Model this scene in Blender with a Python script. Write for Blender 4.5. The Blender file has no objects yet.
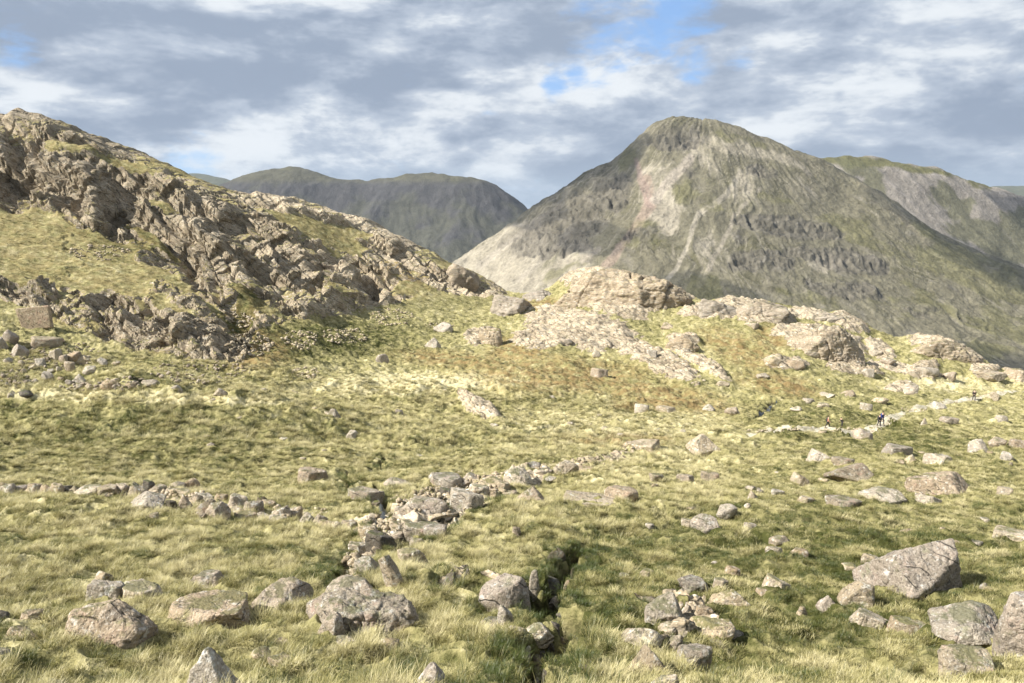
import bpy, bmesh, math, random
import numpy as np
from mathutils import Vector, Matrix, Euler

# ------------------------------------------------------------------ camera, sky, sun, exposure
sc = bpy.context.scene
COL = sc.collection
F = 740.0                      # focal length in pixels of a 1024 px wide frame
PITCH = math.radians(8.95)     # camera looks slightly down
CP, SP = math.cos(PITCH), math.sin(PITCH)
cam_d = bpy.data.cameras.new('camera')
cam = bpy.data.objects.new('camera', cam_d); COL.objects.link(cam)
cam_d.sensor_width = 36.0; cam_d.lens = 36.0 * F / 1024.0
cam_d.clip_start = 0.1; cam_d.clip_end = 60000.0
cam.location = (0, 0, 0); cam.rotation_euler = (math.radians(90) - PITCH, 0, 0)
sc.camera = cam

SUN_EL = math.radians(40)
SUN_AZ = math.radians(-108)    # measured from +Y (view direction) towards +X: sun stands to the left, a little behind
sun_d = bpy.data.lights.new('sun', 'SUN'); sun_d.energy = 5.0; sun_d.angle = math.radians(0.5); sun_d.color = (1.0, 0.95, 0.86)
sun = bpy.data.objects.new('sun', sun_d); COL.objects.link(sun)
SUN_DIR = Vector((math.sin(SUN_AZ) * math.cos(SUN_EL), math.cos(SUN_AZ) * math.cos(SUN_EL), math.sin(SUN_EL)))
sun.rotation_euler = SUN_DIR.to_track_quat('Z', 'Y').to_euler()

sc.view_settings.view_transform = 'Standard'; sc.view_settings.look = 'None'
sc.view_settings.exposure = 1.22; sc.view_settings.gamma = 1.0
sc.render.engine = 'CYCLES'
sc.cycles.max_bounces = 6; sc.cycles.diffuse_bounces = 3; sc.cycles.volume_bounces = 0
sc.cycles.transparent_max_bounces = 8
sc.cycles.use_denoising = True


class NT:
    """little helper to write node trees"""
    def __init__(s, tree):
        s.t = tree; s.n = tree.nodes; s.l = tree.links
        s.n.clear()
    def node(s, typ, ins=None, **kw):
        nd = s.n.new(typ)
        for k, v in kw.items(): setattr(nd, k, v)
        for k, v in (ins or {}).items():
            sock = nd.inputs[k]
            if hasattr(v, 'is_output') or isinstance(v, bpy.types.NodeSocket): s.l.new(v, sock)
            else: sock.default_value = v
        return nd
    def math(s, op, a, b=0.0, c=None, clamp=False):
        nd = s.n.new('ShaderNodeMath'); nd.operation = op; nd.use_clamp = clamp
        for i, v in enumerate((a, b) if c is None else (a, b, c)):
            if isinstance(v, bpy.types.NodeSocket): s.l.new(v, nd.inputs[i])
            else: nd.inputs[i].default_value = v
        return nd.outputs[0]
    def vmath(s, op, a, b=(0, 0, 0)):
        nd = s.n.new('ShaderNodeVectorMath'); nd.operation = op
        for i, v in enumerate((a, b)):
            if isinstance(v, bpy.types.NodeSocket): s.l.new(v, nd.inputs[i])
            else: nd.inputs[i].default_value = v
        return nd.outputs['Value'] if op in ('DISTANCE', 'DOT_PRODUCT', 'LENGTH') else nd.outputs[0]
    def mix(s, f, a, b):
        nd = s.n.new('ShaderNodeMix'); nd.data_type = 'RGBA'
        for sock, v in ((nd.inputs[0], f), (nd.inputs[6], a), (nd.inputs[7], b)):
            if isinstance(v, bpy.types.NodeSocket): s.l.new(v, sock)
            elif isinstance(v, (tuple, list)): sock.default_value = (*v[:3], 1)
            else: sock.default_value = v
        return nd.outputs[2]
    def noise(s, vec, scale, detail=4, rough=0.5, dist=0.0, out=0):
        nd = s.n.new('ShaderNodeTexNoise'); nd.inputs['Scale'].default_value = scale
        nd.inputs['Detail'].default_value = detail; nd.inputs['Roughness'].default_value = rough
        nd.inputs['Distortion'].default_value = dist
        if vec is not None: s.l.new(vec, nd.inputs['Vector'])
        return nd.outputs[out]
    def scale(s, v, k):
        nd = s.n.new('ShaderNodeVectorMath'); nd.operation = 'SCALE'; nd.inputs['Scale'].default_value = k; s.l.new(v, nd.inputs[0]); return nd.outputs[0]
    def ramp(s, v, lo, hi, a=0.0, b=1.0, smooth=True):
        nd = s.n.new('ShaderNodeMapRange'); nd.interpolation_type = 'SMOOTHSTEP' if smooth else 'LINEAR'
        nd.inputs[1].default_value = lo; nd.inputs[2].default_value = hi
        nd.inputs[3].default_value = a; nd.inputs[4].default_value = b
        s.l.new(v, nd.inputs[0]); return nd.outputs[0]
    def attr(s, name, typ='GEOMETRY', out='Fac'):
        nd = s.n.new('ShaderNodeAttribute'); nd.attribute_name = name; nd.attribute_type = typ
        return nd.outputs[out]


def pix(u, v):
    """pixel -> (a, t) = (x/y, z/y) of the ray"""
    cx = (u - 512.0) / F; cy = (341.5 - v) / F
    dy = CP + cy * SP; dz = -SP + cy * CP
    return cx / dy, dz / dy

def unpix(a, t):
    dep = CP - t * SP
    return 512.0 + F * a / dep, 341.5 - F * (SP + t * CP) / dep

def pdir(u, v):
    a, t = pix(u, v); return Vector((a, 1.0, t)).normalized()

# world: Nishita sky behind a broken layer of stratocumulus
world = bpy.data.worlds.new('World'); sc.world = world; world.use_nodes = True
w = NT(world.node_tree)
tc = w.node('ShaderNodeTexCoord'); gen = tc.outputs['Generated']
sky = w.node('ShaderNodeTexSky', sky_type='NISHITA', sun_disc=False, sun_elevation=SUN_EL, sun_rotation=SUN_AZ, altitude=600.0, air_density=1.0, dust_density=0.6, ozone_density=1.5)
sep = w.node('ShaderNodeSeparateXYZ', {0: gen})
zz = w.math('MAXIMUM', sep.outputs[2], 0.0)
den = w.math('ADD', zz, 0.24)
px = w.math('DIVIDE', sep.outputs[0], den); py = w.math('DIVIDE', sep.outputs[1], den)
comb = w.node('ShaderNodeCombineXYZ', {0: px, 1: w.math('MULTIPLY', py, 1.0), 2: 0.0})
cv = comb.outputs[0]
big = w.noise(w.vmath('ADD', cv, (3.1, 7.7, 0.0)), 0.8, 3, 0.5, 0.3)
gv = w.vmath('MULTIPLY', w.vmath('NORMALIZE', gen), (1.0, 1.0, 2.6))
mid = w.noise(w.vmath('ADD', gv, (11.3, 2.2, 4.0)), 4.8, 9, 0.62, 0.2)
fine = w.noise(w.vmath('ADD', gv, (1.3, 9.2, 8.0)), 15.0, 7, 0.62, 0.15)
lum = w.math('ADD', w.math('MULTIPLY', big, 0.24), w.math('ADD', w.math('MULTIPLY', mid, 0.50), w.math('MULTIPLY', fine, 0.26)))
# lit upper edges and shaded bases: compare the cloud with itself a little higher up and towards the sun
mid2 = w.noise(w.vmath('ADD', gv, (11.3 - 0.03, 2.2, 4.0 + 0.085)), 4.8, 5, 0.55, 0.2)
mid1 = w.noise(w.vmath('ADD', gv, (11.3, 2.2, 4.0)), 4.8, 5, 0.55, 0.2)
lum = w.math('ADD', lum, w.math('MULTIPLY', w.math('SUBTRACT', mid1, mid2), 0.42))
shade = w.ramp(lum, 0.36, 0.66)
cloud = w.mix(w.ramp(shade, 0.0, 0.55), (0.188, 0.228, 0.292), (0.28, 0.32, 0.38))
cloud = w.mix(w.ramp(shade, 0.45, 1.0), cloud, (0.475, 0.50, 0.525))
# blue gaps, at fixed directions of the sky, torn by noise
gap = None
def gapat(u, v, r, amp):
    global gap
    d = w.vmath('DISTANCE', w.vmath('NORMALIZE', gen), tuple(pdir(u, v)))
    m = w.math('MULTIPLY', w.ramp(d, 0.0, r, 1.0, 0.0), amp)
    gap = m if gap is None else w.math('MAXIMUM', gap, m)
for g in ((553, 85, 0.045, 0.62), (575, 72, 0.05, 0.5), (625, 35, 0.13, 0.60), (692, 68, 0.06, 0.66), (660, 15, 0.14, 0.56), (740, 60, 0.05, 0.45), (20, 48, 0.05, 0.5), (185, 165, 0.09, 0.62), (515, 190, 0.10, 0.5), (490, 130, 0.05, 0.35), (1010, 170, 0.12, 0.3),
          (-500, -500, 0.5, 0.7), (1500, -700, 0.5, 0.7)):
    gapat(*g)
gapn = w.noise(w.vmath('ADD', gv, (5.5, 3.2, 1.0)), 9.0, 8, 0.62, 0.3)
gm = w.ramp(w.math('ADD', gap, w.math('MULTIPLY', gapn, 1.9)), 1.28, 1.72, 0.0, 0.9)
blue = w.mix(1.0, (0, 0, 0), (0, 0, 0))
skyc = w.node('ShaderNodeVectorMath', {0: sky.outputs[0]}, operation='SCALE'); skyc.inputs['Scale'].default_value = 0.09
bluemix = w.mix(0.55, skyc.outputs[0], (0.15, 0.30, 0.58))
col = w.mix(gm, cloud, bluemix)
low = w.ramp(sep.outputs[2], 0.0, 0.10, 0.55, 0.0)
col = w.mix(low, col, (0.30, 0.37, 0.45))
below = w.ramp(sep.outputs[2], -0.02, 0.0, 1.0, 0.0)
col = w.mix(below, col, (0.15, 0.15, 0.13))
skyk = w.node('ShaderNodeVectorMath', {0: col}, operation='SCALE'); skyk.inputs['Scale'].default_value = 7.9
bg = w.node('ShaderNodeBackground', {0: skyk.outputs[0], 1: 0.1})
w.node('ShaderNodeOutputWorld', {0: bg.outputs[0]})

# ------------------------------------------------------------------ numeric helpers
def _hash(ix, iy, seed, iz=None):
    h = (ix.astype(np.int64) * 374761393 + iy.astype(np.int64) * 668265263 + seed * 974634777)
    if iz is not None: h = h + iz.astype(np.int64) * 1442695041
    h = (h ^ (h >> 13)) * 1274126177
    h = h & 0x7fffffff
    return h ^ (h >> 16)

_ang = np.linspace(0, 2 * np.pi, 256, endpoint=False)
_gx, _gy = np.cos(_ang).astype(np.float32), np.sin(_ang).astype(np.float32)

def noise2(x, y, seed=0):
    x = np.asarray(x, np.float64); y = np.asarray(y, np.float64)
    x0 = np.floor(x); y0 = np.floor(y)
    fx = (x - x0).astype(np.float32); fy = (y - y0).astype(np.float32)
    ix = x0.astype(np.int64); iy = y0.astype(np.int64)
    sx = fx * fx * fx * (fx * (fx * 6 - 15) + 10); sy = fy * fy * fy * (fy * (fy * 6 - 15) + 10)
    def g(dx, dy):
        h = _hash(ix + dx, iy + dy, seed) & 255
        return _gx[h] * (fx - dx) + _gy[h] * (fy - dy)
    a = g(0, 0); b = g(1, 0); c = g(0, 1); d = g(1, 1)
    return (a + (b - a) * sx + (c - a) * sy + (a - b - c + d) * sx * sy) * 1.5

def fbm2(x, y, octs=4, seed=0, gain=0.5, lac=2.07):
    s = 0.0; a = 1.0; n = 0.0
    for o in range(octs):
        s = s + a * noise2(x * lac ** o + 17.3 * o, y * lac ** o - 9.1 * o, seed + o); n += a; a *= gain
    return s / n * 1.35

def ridge2(x, y, octs=4, seed=0, gain=0.5, lac=2.07):
    s = 0.0; a = 1.0; n = 0.0
    for o in range(octs):
        s = s + a * (1 - 2.0 * np.abs(noise2(x * lac ** o + 5.3 * o, y * lac ** o + 3.7 * o, seed + o))); n += a; a *= gain
    return s / n

_r3 = np.random.RandomState(5).normal(size=(256, 3)); _r3 /= np.linalg.norm(_r3, axis=1)[:, None]
def noise3(p, seed=0):
    p0 = np.floor(p); f = p - p0; i = p0.astype(np.int64)
    s = f * f * f * (f * (f * 6 - 15) + 10)
    r = 0
    for dx in (0, 1):
        for dy in (0, 1):
            for dz in (0, 1):
                h = _hash(i[:, 0] + dx, i[:, 1] + dy, seed, i[:, 2] + dz) & 255
                g = _r3[h]
                d = g[:, 0] * (f[:, 0] - dx) + g[:, 1] * (f[:, 1] - dy) + g[:, 2] * (f[:, 2] - dz)
                wt = (s[:, 0] if dx else 1 - s[:, 0]) * (s[:, 1] if dy else 1 - s[:, 1]) * (s[:, 2] if dz else 1 - s[:, 2])
                r = r + wt * d
    return r * 1.5

def fbm3(p, octs=4, seed=0, gain=0.5):
    s = 0; a = 1.0; n = 0
    for o in range(octs):
        s = s + a * noise3(p * 2.03 ** o + 7.1 * o, seed + o); n += a; a *= gain
    return s / n * 1.3

def smooth(x, lo, hi):
    t = np.clip((x - lo) / (hi - lo), 0, 1); return t * t * (3 - 2 * t)

def ell(U, V, u, v, ru, rv, rot=0.0, soft=0.5):
    """soft ellipse, 1 inside"""
    c, s = math.cos(math.radians(rot)), math.sin(math.radians(rot))
    du = U - u; dv = V - v
    a = (du * c + dv * s) / ru; b = (-du * s + dv * c) / rv
    return 1 - smooth(np.sqrt(a * a + b * b), 1 - soft, 1 + soft)

def polydist(X, Y, pts, rad=None):
    """distance to a polyline; with rad also the interpolated radius there"""
    best = np.full(np.shape(X), 1e9); br = np.zeros(np.shape(X))
    for k in range(len(pts) - 1):
        (x0, y0), (x1, y1) = pts[k][:2], pts[k + 1][:2]
        dx, dy = x1 - x0, y1 - y0
        t = np.clip(((X - x0) * dx + (Y - y0) * dy) / (dx * dx + dy * dy + 1e-12), 0, 1)
        d = np.hypot(X - x0 - t * dx, Y - y0 - t * dy)
        m = d < best
        if rad is not None: br = np.where(m, rad[k] + (rad[k + 1] - rad[k]) * t, br)
        best = np.where(m, d, best)
    return (best, br) if rad is not None else best

class TPS:
    """thin plate spline through scattered values"""
    def __init__(s, P, val, reg=1e-4):
        P = np.asarray(P, float); n = len(P)
        d = np.linalg.norm(P[:, None] - P[None], axis=2)
        K = np.where(d > 0, d * d * np.log(d + 1e-12), 0) + reg * np.eye(n)
        A = np.zeros((n + 3, n + 3)); A[:n, :n] = K; A[:n, n] = 1; A[:n, n + 1:] = P; A[n, :n] = 1; A[n + 1:, :n] = P.T
        s.w = np.linalg.solve(A, np.concatenate([val, [0, 0, 0]])); s.P = P
    def __call__(s, X, Y):
        n = len(s.P); r = s.w[n] + s.w[n + 1] * X + s.w[n + 2] * Y
        for i in range(n):
            d2 = (X - s.P[i, 0]) ** 2 + (Y - s.P[i, 1]) ** 2
            r = r + s.w[i] * 0.5 * d2 * np.log(d2 + 1e-12)
        return r

def bilin(G, fa, fl):
    """sample grid G[row(l), col(a)] at fractional indices"""
    nl, na = G.shape
    fa = np.clip(fa, 0, na - 1.001); fl = np.clip(fl, 0, nl - 1.001)
    i = fl.astype(int); j = fa.astype(int); x = fa - j; y = fl - i
    return (G[i, j] * (1 - x) + G[i, j + 1] * x) * (1 - y) + (G[i + 1, j] * (1 - x) + G[i + 1, j + 1] * x) * y

def grid_mesh(name, X, Y, Z, mat, attrs=None):
    nr, nc = X.shape
    me = bpy.data.meshes.new(name)
    co = np.stack([X, Y, Z], -1).reshape(-1, 3).astype(np.float32)
    idx = np.arange(nr * nc, dtype=np.int32).reshape(nr, nc)
    q = np.stack([idx[:-1, :-1], idx[:-1, 1:], idx[1:, 1:], idx[1:, :-1]], -1).reshape(-1, 4)
    raw_mesh(me, co, q)
    me.materials.append(mat)
    for k, v in (attrs or {}).items():
        v = np.asarray(v, np.float32)
        if v.ndim == 3:
            at = me.attributes.new(k, 'FLOAT_VECTOR', 'POINT'); at.data.foreach_set('vector', v.reshape(-1))
        else:
            at = me.attributes.new(k, 'FLOAT', 'POINT'); at.data.foreach_set('value', v.reshape(-1))
    o = bpy.data.objects.new(name, me); COL.objects.link(o)
    return o

def raw_mesh(me, co, q, smooth_=True):
    n = q.shape[1]
    me.vertices.add(len(co)); me.vertices.foreach_set('co', np.ascontiguousarray(co, np.float32).reshape(-1))
    me.loops.add(q.size); me.loops.foreach_set('vertex_index', np.ascontiguousarray(q, np.int32).reshape(-1))
    me.polygons.add(len(q)); me.polygons.foreach_set('loop_start', np.arange(0, q.size, n, dtype=np.int32))
    if smooth_: me.polygons.foreach_set('use_smooth', np.ones(len(q), bool))
    me.update()

def newmat(name):
    m = bpy.data.materials.new(name); m.use_nodes = True
    return m, NT(m.node_tree)

def tag(o, label=None, cat=None, group=None, kind=None):
    if label: o['label'] = label
    if cat: o['category'] = cat
    if group: o['group'] = group
    if kind: o['kind'] = kind
    return o

def simple_mat(name, col, rough=0.8, vary=0.25, scale=6.0):
    m, n = newmat(name)
    g = n.node('ShaderNodeTexCoord').outputs['Object']
    c = n.mix(n.ramp(n.noise(g, scale, 4), 0.3, 0.7), tuple(c * (1 - vary) for c in col), tuple(min(1, c * (1 + vary)) for c in col))
    b = n.node('ShaderNodeBsdfPrincipled', {'Base Color': c, 'Roughness': rough})
    n.node('ShaderNodeOutputMaterial', {0: b.outputs[0]})
    return m

# ------------------------------------------------------------------ materials
def rock_color(n, P, scale=1.0, tone=1.0, warm=0.5):
    """P: position vector in metres. returns colour, bump height"""
    big = n.noise(P, 0.55 * scale, 4, 0.6)
    mid = n.noise(n.vmath('ADD', P, (9, 3, 5)), 2.3 * scale, 5, 0.65)
    fine = n.noise(n.vmath('ADD', P, (2, 8, 1)), 11.0 * scale, 5, 0.7)
    c = n.mix(n.ramp(big, 0.35, 0.65), (0.26 * tone, 0.213 * tone, 0.152 * tone), (0.41 * tone, 0.348 * tone, 0.262 * tone))
    c = n.mix(n.math('MULTIPLY', n.ramp(mid, 0.50, 0.68), 0.75 * warm), c, (0.36 * tone, 0.245 * tone, 0.19 * tone))
    c = n.mix(n.math('MULTIPLY', n.ramp(mid, 0.30, 0.44, 1.0, 0.0), 0.65), c, (0.14 * tone, 0.125 * tone, 0.11 * tone))
    # pale lichen blotches and dark pits
    lich = n.noise(n.vmath('ADD', P, (31, 3, 5)), 4.4 * scale, 6, 0.72)
    c = n.mix(n.math('MULTIPLY', n.ramp(lich, 0.55, 0.64), 0.75), c, (0.60 * tone, 0.585 * tone, 0.53 * tone))
    gl = n.noise(n.vmath('ADD', P, (1, 33, 5)), 3.1 * scale, 5, 0.7)
    c = n.mix(n.math('MULTIPLY', n.ramp(gl, 0.55, 0.66), 0.6), c, (0.21 * tone, 0.21 * tone, 0.10 * tone))
    c = n.mix(n.math('MULTIPLY', n.ramp(fine, 0.36, 0.46, 1.0, 0.0), 0.75), c, (0.075, 0.07, 0.058))
    speck = n.noise(n.vmath('ADD', P, (7, 7, 21)), 26.0 * scale, 3, 0.7)
    c = n.mix(n.math('MULTIPLY', n.ramp(speck, 0.56, 0.64), 0.35), c, (0.66 * tone, 0.64 * tone, 0.57 * tone))
    c = n.mix(n.math('MULTIPLY', n.ramp(speck, 0.38, 0.45, 1.0, 0.0), 0.4), c, (0.10, 0.09, 0.075))
    ja = n.math('ADD', n.math('DIVIDE', n.vmath('DOT_PRODUCT', P, (.45, .2, .87)), 0.30 / scale), n.math('MULTIPLY', n.noise(P, 0.9 * scale, 3), 3.2))
    jf = n.ramp(n.math('ABSOLUTE', n.math('SUBTRACT', n.math('FRACT', ja), 0.5)), 0.44, 0.5)
    jf = n.math('MULTIPLY', jf, n.ramp(n.noise(n.vmath('ADD', P, (5, 15, 2)), 1.7 * scale, 3), 0.48, 0.60))
    c = n.mix(n.math('MULTIPLY', jf, 0.75), c, (0.06, 0.055, 0.045))
    vor = n.node('ShaderNodeTexVoronoi', {'Vector': n.vmath('ADD', P, (0.0, 0.0, 0.0)), 'Scale': 1.6 * scale}, feature='DISTANCE_TO_EDGE')
    crack = n.ramp(vor.outputs[0], 0.0, 0.035)
    h = n.math('ADD', n.math('MULTIPLY', mid, 0.5), n.math('MULTIPLY', fine, 0.40))
    h = n.math('SUBTRACT', n.math('ADD', h, n.math('MULTIPLY', crack, 0.05)), n.math('MULTIPLY', jf, 0.25))
    return c, h

def make_rock_mat(name, tone=1.0, warm=0.5, scale=1.0, bump=0.2, strata=0.0, tint=(0.74, 0.74, 0.74), moss=0.7):
    m, n = newmat(name)
    tc = n.node('ShaderNodeTexCoord'); P = tc.outputs['Object']
    if strata:
        mp = n.node('ShaderNodeMapping', {'Vector': P}); mp.inputs['Rotation'].default_value = (0.5, 0.5, 0.3); mp.inputs['Scale'].default_value = (0.5, 1, 3.0)
        P = mp.outputs[0]
    c, h = rock_color(n, P, scale, tone, warm)
    oi = n.node('ShaderNodeObjectInfo').outputs['Random']
    # moss and turf creeping over flat tops, more on some rocks than on others
    nzz = n.node('ShaderNodeSeparateXYZ', {0: n.node('ShaderNodeNewGeometry').outputs['Normal']}).outputs[2]
    mn = n.noise(n.vmath('ADD', P, (17, 3, 9)), 1.9 * scale, 6, 0.7)
    mk = n.math('ADD', n.math('MULTIPLY', nzz, 0.30), n.math('ADD', mn, n.math('MULTIPLY', n.math('SUBTRACT', oi, 0.5), 0.16)))
    c = n.mix(n.math('MULTIPLY', n.ramp(mk, 0.80, 0.90), moss), c, (0.115, 0.12, 0.045))
    c = n.vmath('MULTIPLY', c, tint)
    hsv = n.node('ShaderNodeHueSaturation', {'Color': c, 'Value': n.ramp(oi, 0, 1, 0.85, 1.15, False), 'Saturation': n.ramp(n.math('FRACT', n.math('MULTIPLY', oi, 7.3)), 0, 1, 0.75, 1.25, False)})
    b = n.node('ShaderNodeBump', {'Height': h, 'Strength': 0.9, 'Distance': bump})
    s = n.node('ShaderNodeBsdfPrincipled', {'Base Color': hsv.outputs[0], 'Roughness': 0.88, 'Normal': b.outputs[0]})
    s.inputs['Specular IOR Level'].default_value = 0.25
    n.node('ShaderNodeOutputMaterial', {0: s.outputs[0]})
    return m

M_ROCK = make_rock_mat('lichen_grey_rock', tone=1.28, tint=(.765, .735, .72))
M_PALE = make_rock_mat('pale_rock', tone=1.5, warm=0.25)
M_PINK = make_rock_mat('pinkish_brown_rock', tone=1.1, warm=1.1)
M_DARK = make_rock_mat('dark_wet_rock', moss=.9, tone=0.42, warm=0.4)
M_OUT = make_rock_mat('outcrop_rock', tone=1.22, warm=0.25, scale=0.40, bump=0.3, strata=1, moss=.6, tint=(.75, .735, .725))
M_SLAB = make_rock_mat('brown_slab_rock', tone=1.15, warm=1.0, scale=0.5, tint=(.82, .72, .57), moss=0)

def make_ground_mat():
    m, n = newmat('moorland_ground')
    P = n.node('ShaderNodeNewGeometry').outputs['Position']
    rock = n.attr('rock'); brown = n.attr('brown'); green = n.attr('green'); wet = n.attr('wet'); dist = n.attr('far')
    # grass colours
    n1 = n.noise(P, 0.9, 5, 0.65); n2 = n.noise(P, 4.0, 5, 0.7); n3 = n.noise(P, 0.16, 4, 0.6)
    k = n.math('ADD', n.math('MULTIPLY', n1, 0.45), n.math('ADD', n.math('MULTIPLY', n2, 0.35), n.math('MULTIPLY', n3, 0.2)))
    k = n.math('SUBTRACT', k, n.math('MULTIPLY', green, 0.12))
    g = n.mix(n.ramp(k, 0.36, 0.52), (0.058, 0.062, 0.018), (0.285, 0.258, 0.120))
    g = n.mix(n.ramp(k, 0.50, 0.64), g, (0.57, 0.51, 0.31))
    nb = n.noise(n.vmath('ADD', P, (4, 4, 4)), 0.5, 5, 0.7)
    g = n.mix(n.math('MULTIPLY', n.math('MULTIPLY', brown, n.ramp(nb, 0.36, 0.6)), 0.9), g, (0.225, 0.155, 0.070))
    # stretch of rock texture, finer near, blocky on the crag
    mp = n.node('ShaderNodeMapping', {'Vector': P}); mp.inputs['Rotation'].default_value = (0.35, 0.55, -0.6); mp.inputs['Scale'].default_value = (0.45, 1.0, 1.4)
    rc, rh = rock_color(n, mp.outputs[0], 0.55, 0.88, 0.35)
    rc = n.vmath('MULTIPLY', rc, (0.965, 0.945, 0.90))
    # bedding planes and joints dipping down to the right, dark with dirt and shadow-loving lichen
    wq = n.noise(P, 0.22, 3, 0.5); wq2 = n.noise(P, 1.3, 3, 0.6)
    jw = n.math('ADD', n.math('MULTIPLY', wq, 3.0), n.math('MULTIPLY', wq2, 0.45))
    def joints(vec, sp, wd):
        t = n.math('ADD', n.math('DIVIDE', n.vmath('DOT_PRODUCT', P, vec), sp), jw)
        f = n.math('ABSOLUTE', n.math('SUBTRACT', n.math('FRACT', t), 0.5))
        return n.ramp(f, 0.5 - wd, 0.5, 0.0, 1.0)
    j1 = joints((.66, .12, .74), 0.95, 0.10); j2 = joints((.55, -.45, -.70), 2.3, 0.05); j3 = joints((.60, .20, .77), 0.37, 0.12)
    jm = n.math('MAXIMUM', n.math('MAXIMUM', j1, j2), n.math('MULTIPLY', j3, 0.55))
    jm = n.math('MULTIPLY', jm, n.ramp(n.noise(n.vmath('ADD', P, (3, 1, 7)), 0.6, 3, 0.6), 0.36, 0.56))
    rc = n.mix(n.math('MULTIPLY', jm, 0.78), rc, (0.055, 0.048, 0.036))
    rh = n.math('SUBTRACT', rh, n.math('MULTIPLY', jm, 0.5))
    tone_ = n.node('ShaderNodeVectorMath', {0: rc}, operation='SCALE'); n.l.new(n.attr('rtone'), tone_.inputs['Scale']); rc = tone_.outputs[0]
    edge = n.noise(P, 1.1, 7, 0.72)
    nz = n.node('ShaderNodeSeparateXYZ', {0: n.node('ShaderNodeNewGeometry').outputs['Normal']}).outputs[2]
    rock = n.math('SUBTRACT', rock, n.math('MULTIPLY', n.attr('cragz'), n.ramp(nz, 0.60, 0.92, -0.15, 0.34)))
    rm = n.ramp(n.math('ADD', rock, n.math('MULTIPLY', n.math('SUBTRACT', edge, 0.5), n.math('ADD', n.math('MULTIPLY', n.attr('cragz'), 0.6), 0.7))), 0.42, 0.54)
    c = n.mix(rm, g, rc)
    c = n.mix(n.math('MULTIPLY', wet, 0.92), c, (0.030, 0.026, 0.016))
    c = n.scale(c, 0.86)
    h = n.mix(rm, n.math('MULTIPLY', n.math('ADD', n1, n.math('MULTIPLY', n2, 0.5)), 0.5), n.math('MULTIPLY', rh, 0.45))
    b = n.node('ShaderNodeBump', {'Height': h, 'Strength': 1.0, 'Distance': 0.45})
    s = n.node('ShaderNodeBsdfPrincipled', {'Base Color': c, 'Roughness': 0.95, 'Normal': b.outputs[0]})
    s.inputs['Specular IOR Level'].default_value = 0.1
    n.node('ShaderNodeOutputMaterial', {0: s.outputs[0]})
    return m
M_GROUND = make_ground_mat()

def make_hill_mat(name='mountain_ground'):
    """colour comes from the vertex colour field 'base' built from scree with sunlit patches, heather, grass and crag masks"""
    m, n = newmat(name)
    P = n.node('ShaderNodeNewGeometry').outputs['Position']
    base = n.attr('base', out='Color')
    n1 = n.noise(P, 0.02, 6, 0.68); n2 = n.noise(P, 0.09, 6, 0.7)
    k = n.math('ADD', n.math('MULTIPLY', n1, 0.5), n.math('MULTIPLY', n2, 0.5))
    sc1 = n.node('ShaderNodeVectorMath', {0: base}, operation='SCALE')
    n.l.new(n.ramp(k, 0.32, 0.68, 0.52, 1.44, False), sc1.inputs['Scale'])
    b = n.node('ShaderNodeBump', {'Height': k, 'Strength': 1.0, 'Distance': 13.0})
    s = n.node('ShaderNodeBsdfPrincipled', {'Base Color': n.scale(sc1.outputs[0], 0.72), 'Roughness': 0.95, 'Normal': b.outputs[0]})
    s.inputs['Specular IOR Level'].default_value = 0.1
    n.node('ShaderNodeOutputMaterial', {0: s.outputs[0]})
    return m
M_HILL = make_hill_mat()

# ------------------------------------------------------------------ near hillside (camera slope, hollow, left crag, knolls)
def curve(pts):                         # silhouette helper
    u = [p[0] for p in pts]; v = [p[1] for p in pts]
    return lambda x: np.interp(x, u, v)

RIDGE = [(-200, 98), (-90, 104), (0, 113), (30, 113), (60, 121), (90, 132), (105, 140), (130, 147), (150, 156), (165, 164), (195, 177), (208, 184), (230, 190), (265, 194),
         (300, 200), (320, 207), (345, 210), (375, 220), (400, 238), (425, 250), (445, 263), (470, 269), (482, 276), (497, 288), (515, 298), (530, 296),
         (548, 291), (562, 280), (580, 273), (600, 272), (625, 276), (645, 281), (665, 289), (690, 298), (702, 303), (725, 301), (745, 305), (765, 302), (785, 306), (800, 312), (825, 312), (845, 317), (865, 326), (885, 338),
         (905, 339), (925, 341), (940, 344), (960, 351), (975, 358), (990, 367), (1010, 372), (1023, 381), (1100, 400), (1200, 420)]
RIDGE_Y = [(-200, 190), (0, 185), (200, 186), (330, 198), (445, 208), (515, 205), (600, 192), (700, 180), (800, 172), (900, 165), (960, 156), (1023, 150), (1200, 140)]
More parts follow.
